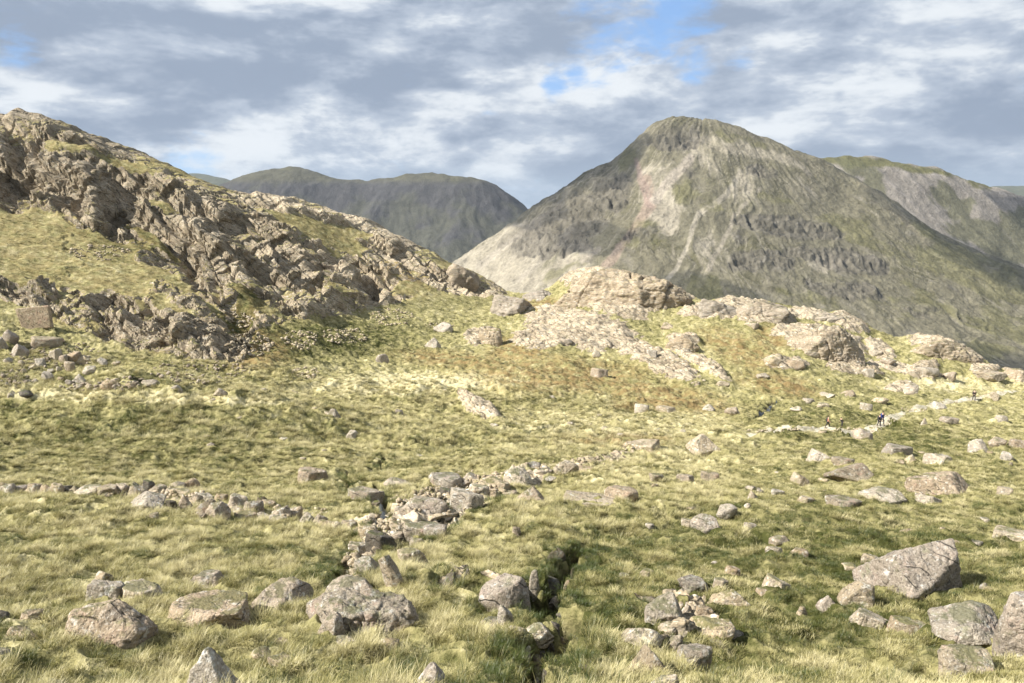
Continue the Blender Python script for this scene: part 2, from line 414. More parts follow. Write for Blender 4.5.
COLS = {
    -180: [(683, 8.5), (600, 12), (540, 18), (490, 27), (440, 40), (400, 52), (360, 64), (320, 76), (260, 98), (200, 124), (150, 152)],
    0:    [(683, 8.5), (640, 10.3), (600, 13), (540, 20), (490, 31), (440, 47), (397, 67), (378, 76), (340, 89), (300, 102), (250, 120), (200, 140), (150, 161)],
    120:  [(683, 8.5), (600, 13), (540, 20), (495, 31), (440, 47), (397, 66), (380, 78), (350, 92), (310, 107), (270, 123), (230, 140), (190, 158)],
    250:  [(683, 8.5), (600, 13), (540, 20), (500, 29), (460, 42), (415, 60), (400, 70), (380, 85), (350, 102), (320, 117), (280, 136), (240, 156)],
    350:  [(683, 8.5), (600, 13), (550, 19), (500, 29), (460, 44), (430, 60), (400, 82), (375, 104), (350, 121), (320, 140), (290, 157), (250, 178)],
    450:  [(683, 8.5), (600, 13), (550, 19), (500, 29), (460, 45), (430, 65), (400, 90), (370, 115), (340, 140), (310, 166)],
    560:  [(683, 8.5), (600, 13), (550, 19), (500, 29), (460, 46), (430, 68), (400, 92), (370, 117), (340, 142), (315, 165)],
    650:  [(683, 8.5), (600, 13), (550, 19), (500, 29), (460, 47), (430, 70), (405, 95), (380, 117), (350, 137), (320, 160)],
    770:  [(683, 8.7), (600, 13.4), (550, 19.5), (500, 30), (460, 49), (430, 76), (410, 97), (390, 112), (360, 132), (330, 152)],
    870:  [(683, 9), (600, 14), (550, 20), (500, 31), (460, 51), (430, 82), (418, 95), (400, 112), (380, 132), (355, 150)],
    960:  [(683, 9), (600, 14), (550, 20.5), (500, 32), (460, 53), (430, 86), (410, 108), (390, 132), (375, 145)],
    1060: [(683, 9), (600, 14), (550, 21), (500, 34), (460, 58), (430, 90), (412, 115)],
    1200: [(683, 9), (600, 14), (550, 22), (500, 36), (460, 62), (435, 90)],
}
LK = 0.55     # weight of the log-distance axis
P_, V_ = [], []
for u, lst in COLS.items():
    for v, Y in lst:
        a, t = pix(u, v); P_.append((a, LK * math.log(Y))); V_.append(t)
rv = curve(RIDGE); ry = curve(RIDGE_Y)
for u in sorted(set(list(range(-180, 1201, 30)) + [550, 565, 580, 610, 625, 640, 665, 680, 700, 710])):
    Yr = float(ry(u)); a, t = pix(u, float(rv(u)))
    P_.append((a, LK * math.log(Yr))); V_.append(t)
    zr = t * Yr
    for dY, dz in ((18, -5.5), (60, -34), (160, -100), (330, -200)):
        P_.append((a, LK * math.log(Yr + dY))); V_.append((zr + dz) / (Yr + dY))
for a in (-1.1, -0.6, 0, 0.6, 1.1):      # the ground under and beside the photographer
    for Y, z in ((1.2, -1.75), (3.0, -2.6), (5.0, -3.8)):
        P_.append((a, LK * math.log(Y))); V_.append(z / Y)
tps = TPS(P_, V_, 1e-5)

A0, A1 = -1.0, 0.92
NA = 1380
avec = np.linspace(A0, A1, NA)
def rows():
    Ys = [1.1]
    while Ys[-1] < 520:
        y = Ys[-1]
        r = 0.03 if y < 5 else 0.0042 if y < 40 else 0.0034 if y < 75 else 0.0017 if y < 215 else 0.012
        Ys.append(y * (1 + r))
    return np.array(Ys)
Yvec = rows(); NL = len(Yvec)
ca = np.linspace(A0, A1, 220); cl = np.linspace(LK * math.log(1.05), LK * math.log(560), 260)
CA, CL = np.meshgrid(ca, cl)
Tc = tps(CA, CL)
AA, YY = np.meshgrid(avec, Yvec)
fa = (AA - A0) / (A1 - A0) * 219; fl = (LK * np.log(YY) - cl[0]) / (cl[-1] - cl[0]) * 259
# smooth (cubic-ish) upsampling: bilinear on a dense spline grid is fine at this spacing
T0 = bilin(Tc, fa, fl)
# exact correction so the skyline keeps its drawn height
XX = AA * YY; ZZ = T0 * YY
U, V = unpix(AA, T0)
below_r = smooth(YY, 3, 9)

def bump_w(u, v, Y, rx, ryy, h):         # gaussian hump at a world place
    a, t = pix(u, v); x = a * Y
    return h * np.exp(-((XX - x) / rx) ** 2 - ((YY - Y) / ryy) ** 2)
# humps of the moor: grassy roll in front of the crag, second roll behind it
ZZ = ZZ + bump_w(60, 400, 61, 26, 8, 1.4) + bump_w(-60, 400, 59, 20, 8, 1.3) + bump_w(200, 405, 61, 12, 6.5, 1.1)
ZZ = ZZ + bump_w(390, 381, 92, 15, 6, 1.9) + bump_w(480, 385, 96, 9, 6, 1.2)
ZZ = ZZ + bump_w(200, 520, 24, 5, 2.5, 0.35) + bump_w(90, 520, 23, 4, 2.5, 0.4)
ZZ = ZZ + bump_w(650, 500, 27, 6, 3, 0.35) + bump_w(500, 530, 20.5, 2.5, 1.6, 0.35)
ZZ = ZZ + bump_w(985, 372, 146, 9, 5, 1.0)

ZB = ZZ.copy()      # hillside without turf relief
steep = (1 - smooth(V, 290, 330)) * (1 - smooth(U, 470, 510)) * (YY > 75)
# gentle undulation
und = fbm2(XX / 9.0, YY / 7.0, 4, 11) * 0.6 + fbm2(XX / 2.6, YY / 2.2, 4, 21) * 0.30
und = und + (0.30 * smooth(YY, 10, 18) + .25 * smooth(YY, 30, 60)) * (ridge2(XX / 5.5, YY / 3.6, 3, 23, .45) - .5)
amp = below_r * (0.6 + 0.6 * smooth(YY, 15, 60))
ZZ = ZZ + und * amp * (1 - .75 * steep)
tus = np.abs(noise2(XX / 0.8, YY / 0.62, 31)) * 0.30 + np.abs(noise2(XX / 0.36, YY / 0.3, 32)) * 0.10 + 0.25 * np.abs(noise2(XX / 2.2, YY / 1.8, 33)) * smooth(YY, 25, 60)
ZZ = ZZ + (0.17 - tus) * below_r * (1 - .7 * steep)

# --- rock masks (picture places turned into places on the hillside)
nz = fbm2(XX / 11, YY / 11, 5, 41)
def worley(x, y, seed):
    ix = np.floor(x); iy = np.floor(y); f1 = np.full(x.shape, 9.0); f2 = f1.copy(); val = np.zeros(x.shape)
    for dx in (-1, 0, 1):
        for dy in (-1, 0, 1):
            cx, cy = ix + dx, iy + dy
            h = _hash(cx.astype(np.int64), cy.astype(np.int64), seed); r1 = (h & 1023) / 1023.0; r2 = ((h >> 10) & 1023) / 1023.0; r3 = ((h >> 5) & 1023) / 1023.0; r4 = ((h >> 13) & 1023) / 1023.0; r5 = ((h >> 17) & 1023) / 1023.0
            ex = x - cx - .1 - .8 * r1; ey = y - cy - .1 - .8 * r2; d = np.hypot(ex, ey)
            m = d < f1
            f2 = np.where(m, f1, np.minimum(f2, d)); val = np.where(m, r3 + (r4 - .5) * 1.1 * ex + (r5 - .5) * 1.1 * ey, val); f1 = np.where(m, d, f1)
    return val, f2 - f1
craglow = curve([(-300, 290), (0, 300), (60, 325), (130, 352), (200, 362), (245, 366), (255, 330), (300, 322), (340, 320), (400, 303), (440, 296), (480, 297), (510, 300), (530, 240)])
crag = (1 - smooth(V, craglow(U) - 8, craglow(U) + 6)) * (1 - smooth(U, 495, 520)) * (YY > 60)
rockfav = 0.54 + 0.48 * nz
for (u, v, ru, rv_, rot, w_) in [
        (30, 250, 95, 30, 12, -0.75), (95, 255, 45, 16, 20, -0.4), (20, 222, 50, 12, 0, -0.5), (130, 290, 60, 10, 25, -0.35), (60, 285, 50, 9, 15, -0.3), (160, 208, 26, 7, 10, -0.7),
        (120, 165, 60, 5, 16, -0.55), (60, 152, 22, 5, 10, -0.5), (300, 222, 45, 7, 15, -0.4), (350, 246, 50, 7, 20, -0.4), (270, 240, 24, 6, 20, -0.3), (410, 270, 26, 5, 20, -0.4),
        (240, 318, 12, 16, 40, -0.5), (150, 235, 70, 5, 30, -.45), (260, 262, 60, 4, 25, -.5), (330, 268, 50, 4, 22, -.45), (200, 300, 50, 5, 35, -.5), (100, 310, 60, 4, 22, -.4), (320, 285, 16, 5, 10, -0.4), (430, 288, 30, 5, 0, -0.4), (350, 232, 30, 5, 10, -0.3), (395, 290, 40, 6, -20, -0.3),
        (80, 132, 90, 16, 14, 0.35), (90, 190, 60, 34, 30, 0.45), (20, 175, 28, 30, 0, 0.4), (190, 210, 60, 22, 35, 0.3), (200, 250, 50, 26, 40, 0.45), (295, 270, 50, 22, 25, 0.5), (365, 285, 30, 22, 30, 0.5),
        (150, 325, 60, 18, 20, 0.5), (210, 345, 30, 14, 25, 0.5), (60, 290, 60, 8, 20, 0.4), (20, 300, 30, 6, 20, 0.6), (300, 205, 70, 10, 12, 0.45), (380, 232, 40, 10, 30, 0.5),
        (440, 282, 40, 9, 20, 0.5), (500, 298, 20, 8, 30, .5), (385, 258, 22, 10, 20, 0.35), (240, 215, 45, 14, 30, 0.35)]:
    rockfav = rockfav + w_ * ell(U, V, u, v, ru, rv_, rot, 0.45)
rockm = np.clip(crag * rockfav, 0, 1)
# knoll outcrops seen as bare slabs let into the grass
know = 0
for (u, v, ru, rv_, rot) in [(580, 330, 58, 19, 12), (655, 362, 52, 12, 26), (620, 303, 42, 15, 8), (700, 366, 36, 5, 28), (715, 313, 36, 8, 0), (615, 283, 60, 16, 6), (670, 293, 28, 9, 16), (825, 345, 44, 17, 12), (790, 333, 20, 6, 0), (760, 318, 36, 6, 4), (880, 352, 18, 8, 30), (905, 372, 40, 5, 10), (560, 318, 20, 6, 0), (855, 372, 30, 4, 10),
                             (805, 316, 22, 4, 8), (850, 325, 20, 7, 20), (945, 350, 40, 6, 16), (985, 376, 16, 6, 0), (900, 390, 16, 4, 0), (785, 365, 24, 5, 5), (682, 342, 17, 5, 3), (482, 338, 18, 8, -8),
                             (925, 370, 14, 5, 0), (745, 306, 30, 5, 5), (725, 312, 30, 5, 0), (1012, 374, 10, 6, 20), (540, 342, 30, 10, 0), (480, 414, 24, 6, 22)]:
    know = np.maximum(know, ell(U, V, u, v, ru, rv_, rot, 0.4))
know = know * (YY > 40) * (1 - crag)
bedm = 0
knr = smooth(know + 0.30 * fbm2(XX / 5, YY / 5, 3, 77) + .3 * fbm2((.8 * XX + .5 * YY) / 3.5, (.5 * XX - .8 * YY) / .8, 3, 78), 0.42, 0.62)
rockm = np.maximum(rockm, knr * 1.1)
# crag relief: ribs that run down to the right, broken into tilted steps
dq = 0.75 * XX + 0.25 * YY + 0.85 * ZB; ds = 0.60 * XX - 0.55 * YY - 0.75 * ZB
wq = dq + 2.5 * fbm2(XX / 14, YY / 14, 3, 51)
ribs = ridge2(wq / 6.5, ds / 24, 4, 52, 0.55)
cracks = np.abs(noise2(wq / 2.1, ds / 9, 57)) 
blocks = fbm2(wq / 2.2, ds / 3.5, 4, 58, 0.6)
hh = ZB + 0.42 * XX + 1.6 * fbm2(XX / 11, YY / 11, 2, 53)
def terr(h, step, sharp):
    k = h / step; b = np.floor(k); f = k - b
    f = np.clip((f - 0.5) * sharp + 0.5, 0, 1); f = f * f * (3 - 2 * f)
    return (b + f) * step - h
tm = smooth(rockm, 0.25, 0.75) * crag
calm = 0.35 + 0.65 * smooth(V - rv(U), 2, 22)
ci = np.where(crag > 0.01); cm = np.zeros_like(ZZ)
q_, s_ = wq[ci] + 1.2 * blocks[ci], ds[ci] + 2.0 * blocks[ci]
b1, e1 = worley(q_ / 6.0, s_ / 13.0, 71); b2, e2 = worley(q_ / 2.1, s_ / 6.5, 72); b3, e3 = worley(q_ / 0.75, s_ / 2.6, 73)
cm[ci] = 0.9 * (b1 - .5)
ZZ = ZZ + tm * calm * (0.95 * terr(hh, 5.4, 3.6) + 0.35 * terr(hh + .6 * fbm2(XX / 8, YY / 8, 1, 59), 1.9, 2.5) + cm)
ZZ = ZZ + crag * (1 - tm) * calm * (0.25 * cm + 0.3 * fbm2(XX / 3, YY / 3, 4, 60))
# big dark recesses and buttresses of the left crag
def dent(u, v, ru, rv_, rot, h, soft=0.5):
    global ZZ
    ZZ = ZZ + h * ell(U, V, u, v, ru, rv_, rot, soft) * crag
for d in [(17, 178, 20, 26, 8, -4.5), (120, 205, 14, 30, 35, -3.0), (95, 195, 14, 34, -10, 3.2), (345, 290, 14, 22, 50, 2.5), (372, 285, 10, 18, 20, -3.0), (70, 150, 30, 6, 10, 1.5), (240, 318, 12, 18, -25, -1.6),
          (225, 270, 20, 40, -35, 2.0), (190, 262, 12, 40, -35, -2.2), (305, 262, 40, 9, 20, 2.2), (300, 300, 44, 14, 20, 2.0), (290, 280, 40, 4, 20, -1.6), (160, 330, 60, 12, 20, 1.3), (150, 312, 60, 5, 22, -1.0),
          (30, 300, 34, 5, 15, -1.8, 0.3), (15, 288, 40, 7, 12, 1.4)]:
    dent(*d)
# knoll slabs
slab = terr(ZZ + 0.25 * XX + 0.8 * fbm2(XX / 6, YY / 6, 2, 81), 1.2, 3.4)
kb, ke = worley((.8 * XX + .5 * YY) / 2.6 + .3 * blocks, (.5 * XX - .8 * YY) / 1.1, 85); kb2, ke2 = worley((.8 * XX + .5 * YY) / 7.0, (.5 * XX - .8 * YY) / 3.5 + .3 * blocks, 86)
ZZ = ZZ + knr * (0.08 * (kb - .5) + .40 * (kb2 - .5) - .04 * (1 - smooth(ke, 0, .06)) - .3 * (1 - smooth(ke2, 0, .05)))
ZZ = ZZ + know * 0.9 + knr * (0.25 * know + 0.30 * slab + 0.04 * fbm2(XX / 1.5, YY / 3.0, 4, 83))

# --- ditches and stream cuts
DITCH = [  # (points u,v), radius m, depth m
    ([(578, 545), (570, 565), (552, 590), (560, 610), (558, 632), (546, 660), (528, 700)], 0.32, 0.65),
    ([(372, 486), (378, 500), (384, 515), (378, 530), (368, 545), (352, 560), (340, 572), (344, 584)], 0.26, 0.45),
    ([(462, 570), (450, 578), (440, 588)], 0.2, 0.35),
    ([(385, 455), (372, 474)], 0.22, 0.35), ([(345, 470), (352, 492)], 0.2, 0.3), ([(427, 441), (400, 447)], 0.25, 0.3),
    ([(490, 500), (450, 512), (415, 530), (395, 545)], 0.4, 0.2), ([(555, 425), (530, 432), (505, 430)], 0.35, 0.4),
    ([(774, 402), (766, 411), (758, 416)], 0.8, 0.5), ([(855, 432), (872, 436)], 0.5, 0.4),
]
def hit_T(u, v, T, avec_=None, Yv=None):
    a, t = pix(u, v)
    j = (a - A0) / (A1 - A0) * (NA - 1); j0 = int(np.clip(j, 0, NA - 2)); f = j - j0
    colT = T[:, j0] * (1 - f) + T[:, j0 + 1] * f
    k = np.argmax((colT >= t) & (Yvec > 4.0))
    if not (colT[k] >= t): k = int(np.argmax(colT[Yvec > 4.0]))
    if k > 0 and colT[k - 1] < t:
        g = (t - colT[k - 1]) / max(1e-9, colT[k] - colT[k - 1]); Y = Yvec[k - 1] + g * (Yvec[k] - Yvec[k - 1])
    else: Y = Yvec[k]
    return a * Y, Y
TT = ZZ / YY
wet = np.zeros_like(ZZ)
for pts, r, dep in DITCH:
    W = [hit_T(u, v, TT) for u, v in pts]
    mnx, mxx = min(p[0] for p in W) - 3 * r, max(p[0] for p in W) + 3 * r
    mny, mxy = min(p[1] for p in W) - 3 * r, max(p[1] for p in W) + 3 * r
    sel = (XX > mnx) & (XX < mxx) & (YY > mny) & (YY < mxy)
    xs, ys = XX[sel], YY[sel]
    d = polydist(xs + 2.0 * r * fbm2(xs / 1.3, ys / 1.1, 3, 5), ys + .6 * r * fbm2(xs / .6, ys / .6, 2, 6), W) / (r * (1 + 0.75 * noise2(xs / 0.7, ys / 0.7, 8)))
    cut = 1 - smooth(d, 0.55, 1.25)
    ZZ[sel] -= dep * cut
    wet[sel] = np.maximum(wet[sel], 1 - smooth(d, 0.6, 1.1))
TT = ZZ / YY
U, V = unpix(AA, TT)

peat = smooth(fbm2(XX / 2.4, YY / 1.5, 3, 99), .60, .72) * (YY > 14) * (YY < 110) * (rockm < .2)
wet = np.maximum(wet, peat * .8); ZZ = ZZ - .12 * peat
# the stony bed: bare rock between the turf banks
BEDL = [([(640, 446), (610, 460), (575, 466), (540, 470), (505, 478), (470, 488), (440, 500), (420, 515), (400, 530), (380, 545), (365, 565)], [.5, .8, 1.0, 1.0, 1.5, 2.0, 2.0, 1.4, .9, .5, .35]),
        ([(-20, 487), (60, 488), (140, 490), (200, 503), (250, 510), (320, 520), (372, 524), (400, 522)], [.3, .35, .6, .75, .7, .6, .8, .6]),
        ([(462, 570), (450, 580)], [.25, .25]), ([(500, 590), (545, 590)], [.3, .2]), ([(640, 600), (700, 600), (680, 655)], [.25, .3, .3])]
bedm = np.zeros_like(ZZ)
for pts, rad in BEDL:
    W = [hit_T(u, v, TT) for u, v in pts]
    sel = (YY > 8) & (YY < 60)
    xs, ys = XX[sel], YY[sel]
    d, rr = polydist(xs + .6 * fbm2(xs / 1.6, ys / 1.6, 3, 95), ys + .6 * fbm2(xs / 1.6, ys / 1.6, 3, 96), W, rad)
    bedm[sel] = np.maximum(bedm[sel], (1 - smooth(d / rr, 0.55, 1.15)) * smooth(fbm2(xs / .9, ys / .9, 3, 97), -.45, 0.0))
bb, be = worley((XX + .3 * YY) / .75, YY / .55 + .2 * XX, 74)
sel = bedm > 0.01
ZZ[sel] += bedm[sel] * (0.10 + .22 * (bb[sel] - .45) - 0.10 * (1 - smooth(be[sel], 0, .09)) + .05 * fbm2(XX[sel] / .25, YY[sel] / .25, 3, 75))
rockm = np.maximum(rockm, bedm * .95)
TT = ZZ / YY
U, V = unpix(AA, TT)

brown = 0
for (u, v, ru, rv_, rot) in [(560, 375, 90, 18, 3), (660, 395, 70, 12, 10), (520, 350, 30, 14, 0), (740, 350, 40, 14, 25), (640, 405, 30, 6, 0), (780, 385, 40, 10, 10), (400, 270, 30, 12, 20), (545, 305, 30, 7, 0),
                             (460, 360, 60, 8, 5), (770, 340, 16, 14, 0), (250, 350, 40, 20, 0), (620, 440, 60, 6, 0)]:
    brown = np.maximum(brown, ell(U, V, u, v, ru, rv_, rot, 0.6))
brown = brown * (YY > 35)
green = 0.45 * ell(U, V, 120, 430, 170, 34, 3, 0.5) * (YY > 35) * (YY < 66) + 0.8 * ell(U, V, 800, 580, 260, 70, 0, 0.6) + 0.9 * ell(U, V, 240, 310, 22, 26, 20) + 0.7 * ell(U, V, 130, 240, 60, 16, 20) \
    + 0.5 * ell(U, V, 860, 400, 90, 14, 0) * 0.4 + 0.7 * ell(U, V, 300, 340, 120, 20, 0) + 0.6 * ell(U, V, 870, 435, 120, 20, 8) - 0.9 * ell(U, V, 400, 384, 110, 10, -2) - 0.9 * ell(U, V, 110, 396, 150, 6, 2) - .6 * ell(U, V, 620, 425, 120, 14, 0) - .7 * ell(U, V, 950, 385, 70, 8, 0) - .5 * ell(U, V, 640, 470, 70, 30, 0)  # first term puts the shade of the left roll into the grass colour
# the trodden path on the right
PATH = [(740, 434), (775, 430), (800, 428), (824, 429), (845, 431), (868, 432), (882, 424), (900, 414), (918, 408), (940, 403), (960, 400), (974, 399), (1000, 393), (1040, 388)]
PATHW = [hit_T(u, v, TT) for u, v in PATH]
pd = polydist(XX, YY, PATHW)
pathm = (1 - smooth(pd + 0.7 * fbm2(XX / 1.5, YY / 1.5, 3, 91), 1.0, 1.6)) * (YY > 60)
# bedding and joints of the crag: true relief along the face normal, dipping down to the right
brown = np.maximum(brown, 0.45 * crag)
PX, PY, PZ = XX.copy(), YY.copy(), ZZ.copy()
gzx = np.gradient(ZZ, axis=1); gxx = np.gradient(XX, axis=1); ex = np.stack([gxx, np.gradient(YY, axis=1), gzx], -1)
ey = np.stack([np.gradient(XX, axis=0), np.gradient(YY, axis=0), np.gradient(ZZ, axis=0)], -1)
nn = np.cross(ex, ey); nn /= np.linalg.norm(nn, axis=-1)[..., None] + 1e-9
for _ in range(3): nn[1:-1, 1:-1] = (nn[1:-1, 1:-1] + nn[:-2, 1:-1] + nn[2:, 1:-1] + nn[1:-1, :-2] + nn[1:-1, 2:]) / 5
wgt = np.maximum(smooth(rockm, .3, .6) * crag * calm, 0.0 * knr)
k3 = np.where(wgt > 0.02)
p3 = np.stack([XX[k3], YY[k3], ZZ[k3]], 1)
def saw(t, up=.82):
    f = t - np.floor(t); return np.where(f < up, f / up, (1 - f) / (1 - up))
wa = noise3(p3 / 15.0, 801); wb = noise3(p3 / 2.6, 802); wc = noise3(p3 / 1.1, 803)
jn = np.array([.66, .12, .74]); jd = p3 @ jn
cs = p3 @ np.array([.72, -.3, -.62])
t1 = jd / 4.4 + .7 * wa + .05 * wb; t2 = jd / 1.5 + .9 * wa + .12 * wb; t3 = cs / 3.4 + .9 * wa + .25 * wb; t4 = cs / 1.5 + 1.1 * wa + .2 * wb + .37 * np.floor(t2)
s1 = saw(t1); s2 = saw(t2); s3 = saw(t3 + .41 * np.floor(t1), .92)
hb = _hash(np.floor(t2).astype(np.int64), np.floor(t4).astype(np.int64), 9); rb = (hb & 1023) / 1023.0
hc = _hash(np.floor(t1).astype(np.int64), np.floor(t3 + .41 * np.floor(t1)).astype(np.int64), 19); rc_ = (hc & 1023) / 1023.0
dd = 1.7 * (s1 - .5) + .7 * (s2 - .5) + .45 * (s3 - .5) + .45 * (rb - .5) + .8 * (rc_ - .5) + .10 * wb + .06 * wc
dd = dd * wgt[k3]
PX[k3] += nn[k3][:, 0] * dd; PY[k3] += nn[k3][:, 1] * dd; PZ[k3] += nn[k3][:, 2] * dd
ground = grid_mesh('ground', PX, PY, PZ, M_GROUND, {'rock': rockm, 'cragz': crag, 'rtone': 1.0 + 0.14 * crag + 0.34 * np.clip(know, 0, 1) * (1 - crag) + 0.4 * ell(U, V, 330, 205, 110, 16, 14) + 0.25 * smooth(U, 200, 420) + 0.45 * bedm, 'brown': brown, 'green': green, 'wet': wet})
tag(ground, kind='structure')
fl_ = ((rockm[:-1, :-1] > .35) & (crag[:-1, :-1] > .5)).ravel()       # broken rock is faceted, turf is smooth
ground.data.polygons.foreach_set('use_smooth', ~fl_)

def Hxy(x, y):
    """ground height at world x, y (arrays ok)"""
    x = np.atleast_1d(np.asarray(x, float)); y = np.maximum(np.atleast_1d(np.asarray(y, float)), 1.15)
    a = np.clip(x / y, A0, A1)
    fj = (a - A0) / (A1 - A0) * (NA - 1); fi = np.interp(y, Yvec, np.arange(NL))
    return bilin(ZZ, fj, fi)

def field(G, x, y):
    a = np.clip(x / y, A0, A1)
    return bilin(G, (a - A0) / (A1 - A0) * (NA - 1), np.interp(y, Yvec, np.arange(NL)))

def hit(u, v):
    x, y = hit_T(u, v, TT); return x, y, float(Hxy(x, y)[0])

# ------------------------------------------------------------------ mountains
def hill(name, ridge, ridge_y, inner, drops, a_rng, y_rng, na, nl, relief, paint, ulist, lk=0.9, reg=1e-5):
    P, Vv = [], []
    rv_ = curve(ridge); ry_ = curve(ridge_y)
    for u in ulist:
        Yr = float(ry_(u)); a, t = pix(u, float(rv_(u))); P.append((a, lk * math.log(Yr))); Vv.append(t)
        for dY, dz in drops: P.append((a, lk * math.log(Yr + dY))); Vv.append((t * Yr + dz) / (Yr + dY))
    for u, v, Y in inner:
        a, t = pix(u, v); P.append((a, lk * math.log(Y))); Vv.append(t)
    sp = TPS(P, Vv, reg)
    ca = np.linspace(*a_rng, 150); cl = np.linspace(lk * math.log(y_rng[0]), lk * math.log(y_rng[1]), 150)
    CA, CL = np.meshgrid(ca, cl); Tc = sp(CA, CL)
    av = np.linspace(*a_rng, na); yv = np.exp(np.linspace(math.log(y_rng[0]), math.log(y_rng[1]), nl))
    A, Y = np.meshgrid(av, yv)
    T = bilin(Tc, (A - a_rng[0]) / (a_rng[1] - a_rng[0]) * 149, (lk * np.log(Y) - cl[0]) / (cl[-1] - cl[0]) * 149)
    X = A * Y; Z = T * Y
    u, v = unpix(A, T)
    Z, extra = relief(X, Y, Z, u, v)
    u, v = unpix(A, Z / Y)
    base = paint(X, Y, Z, u, v, extra)
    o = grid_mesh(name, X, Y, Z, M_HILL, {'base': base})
    tag(o, kind='structure')
    return o

def mixc(a, b, f): return a * (1 - f[..., None]) + np.array(b) * f[..., None]

G_RIDGE = [(330, 325), (380, 300), (420, 280), (452, 262), (480, 244), (500, 232), (515, 220), (530, 208), (545, 198), (560, 190), (578, 176), (590, 172), (605, 164), (620, 153), (632, 143), (643, 129), (652, 123), (668, 118), (690, 116),
           (712, 119), (730, 124), (745, 128), (758, 135), (775, 141), (800, 151), (822, 160), (845, 172), (870, 186), (895, 201), (920, 221), (950, 238), (980, 251), (1024, 268), (1100, 300), (1250, 350)]
G_RY = [(330, 2350), (500, 2450), (690, 2520), (830, 2500), (920, 2380), (1024, 2250), (1250, 2000)]
G_IN = []
for u, lst in {400: [(330, 2050), (380, 1700)], 480: [(270, 2300), (300, 2120), (360, 1750)], 560: [(215, 2330), (260, 2110), (310, 1880), (370, 1550)], 620: [(175, 2400), (215, 2210), (270, 1990), (330, 1750), (390, 1450)],
               690: [(140, 2440), (170, 2310), (215, 2150), (270, 1960), (330, 1740), (390, 1430)], 760: [(160, 2390), (195, 2250), (240, 2080), (290, 1900), (340, 1700), (400, 1400)],
               840: [(195, 2370), (225, 2230), (265, 2060), (310, 1860), (360, 1640), (420, 1330)], 930: [(250, 2230), (290, 2030), (340, 1770), (390, 1480)], 1024: [(300, 2080), (350, 1780), (400, 1480)],
               1200: [(380, 1800), (430, 1450)]}.items():
    G_IN += [(u, v, Y) for v, Y in lst]

def g_relief(X, Y, Z, u, v):
    # coordinate pair: around the summit / down from it
    sx, sy = (690 - 512) / F * 2520 + 60, 2620
    ang = np.arctan2(X - sx, sy - Y); rad = np.hypot(X - sx, Y - sy)
    w_ = fbm2(X / 220, Y / 220, 3, 201)
    gul = ridge2(ang * 8 + 2.0 * w_, rad / 620, 4, 202, 0.55)
    rough = fbm2(X / 60, Y / 60, 5, 203, 0.6)
    crag = np.zeros_like(Z)
    for (cu, cv, ru, rv_, rot, k) in [(560, 222, 58, 34, -22, 1.0), (610, 190, 24, 28, 10, 0.9), (670, 136, 34, 16, 0, 1.0), (715, 132, 28, 10, 8, 0.6), (700, 178, 22, 16, 0, 0.45), (765, 172, 30, 9, 4, 0.6), (790, 228, 60, 12, 8, 0.9),
                                      (840, 260, 50, 14, 10, 0.9), (760, 262, 40, 14, 0, 0.8), (640, 240, 26, 16, -20, 0.55), (740, 236, 12, 10, 0, 0.6), (850, 290, 50, 12, 10, 0.6), (905, 270, 50, 10, 20, 0.4), (930, 310, 60, 14, 20, 0.5), (540, 255, 24, 8, -20, 0.4)]:
        crag = np.maximum(crag, k * ell(u, v, cu, cv, ru, rv_, rot, 0.5))
    cn = smooth(crag + 0.45 * fbm2(X / 90, Y / 90, 5, 205), 0.45, 0.68)
    fin = ridge2(X / 26 + 1.2 * w_, Y / 80, 4, 206, 0.6)
    cn = cn * (0.25 + .75 * smooth(v - curve(G_RIDGE)(u), 3, 26))
    Z = Z + 7 * (gul - 0.55) + 8 * rough + cn * (8 * (fin - 0.5) + 13 * fbm2(X / 35, Z / 30, 4, 207, 0.6)) 
    st = 38.0; h = Z + 0.12 * X + 18 * w_; k = h / st; f = k - np.floor(k); f2 = np.clip((f - 0.5) * 2.4 + 0.5, 0, 1)
    Z = Z + cn * 0.8 * (f2 - f) * st * 0.35
    return Z, (ang, rad, gul, rough, cn, fin, w_)

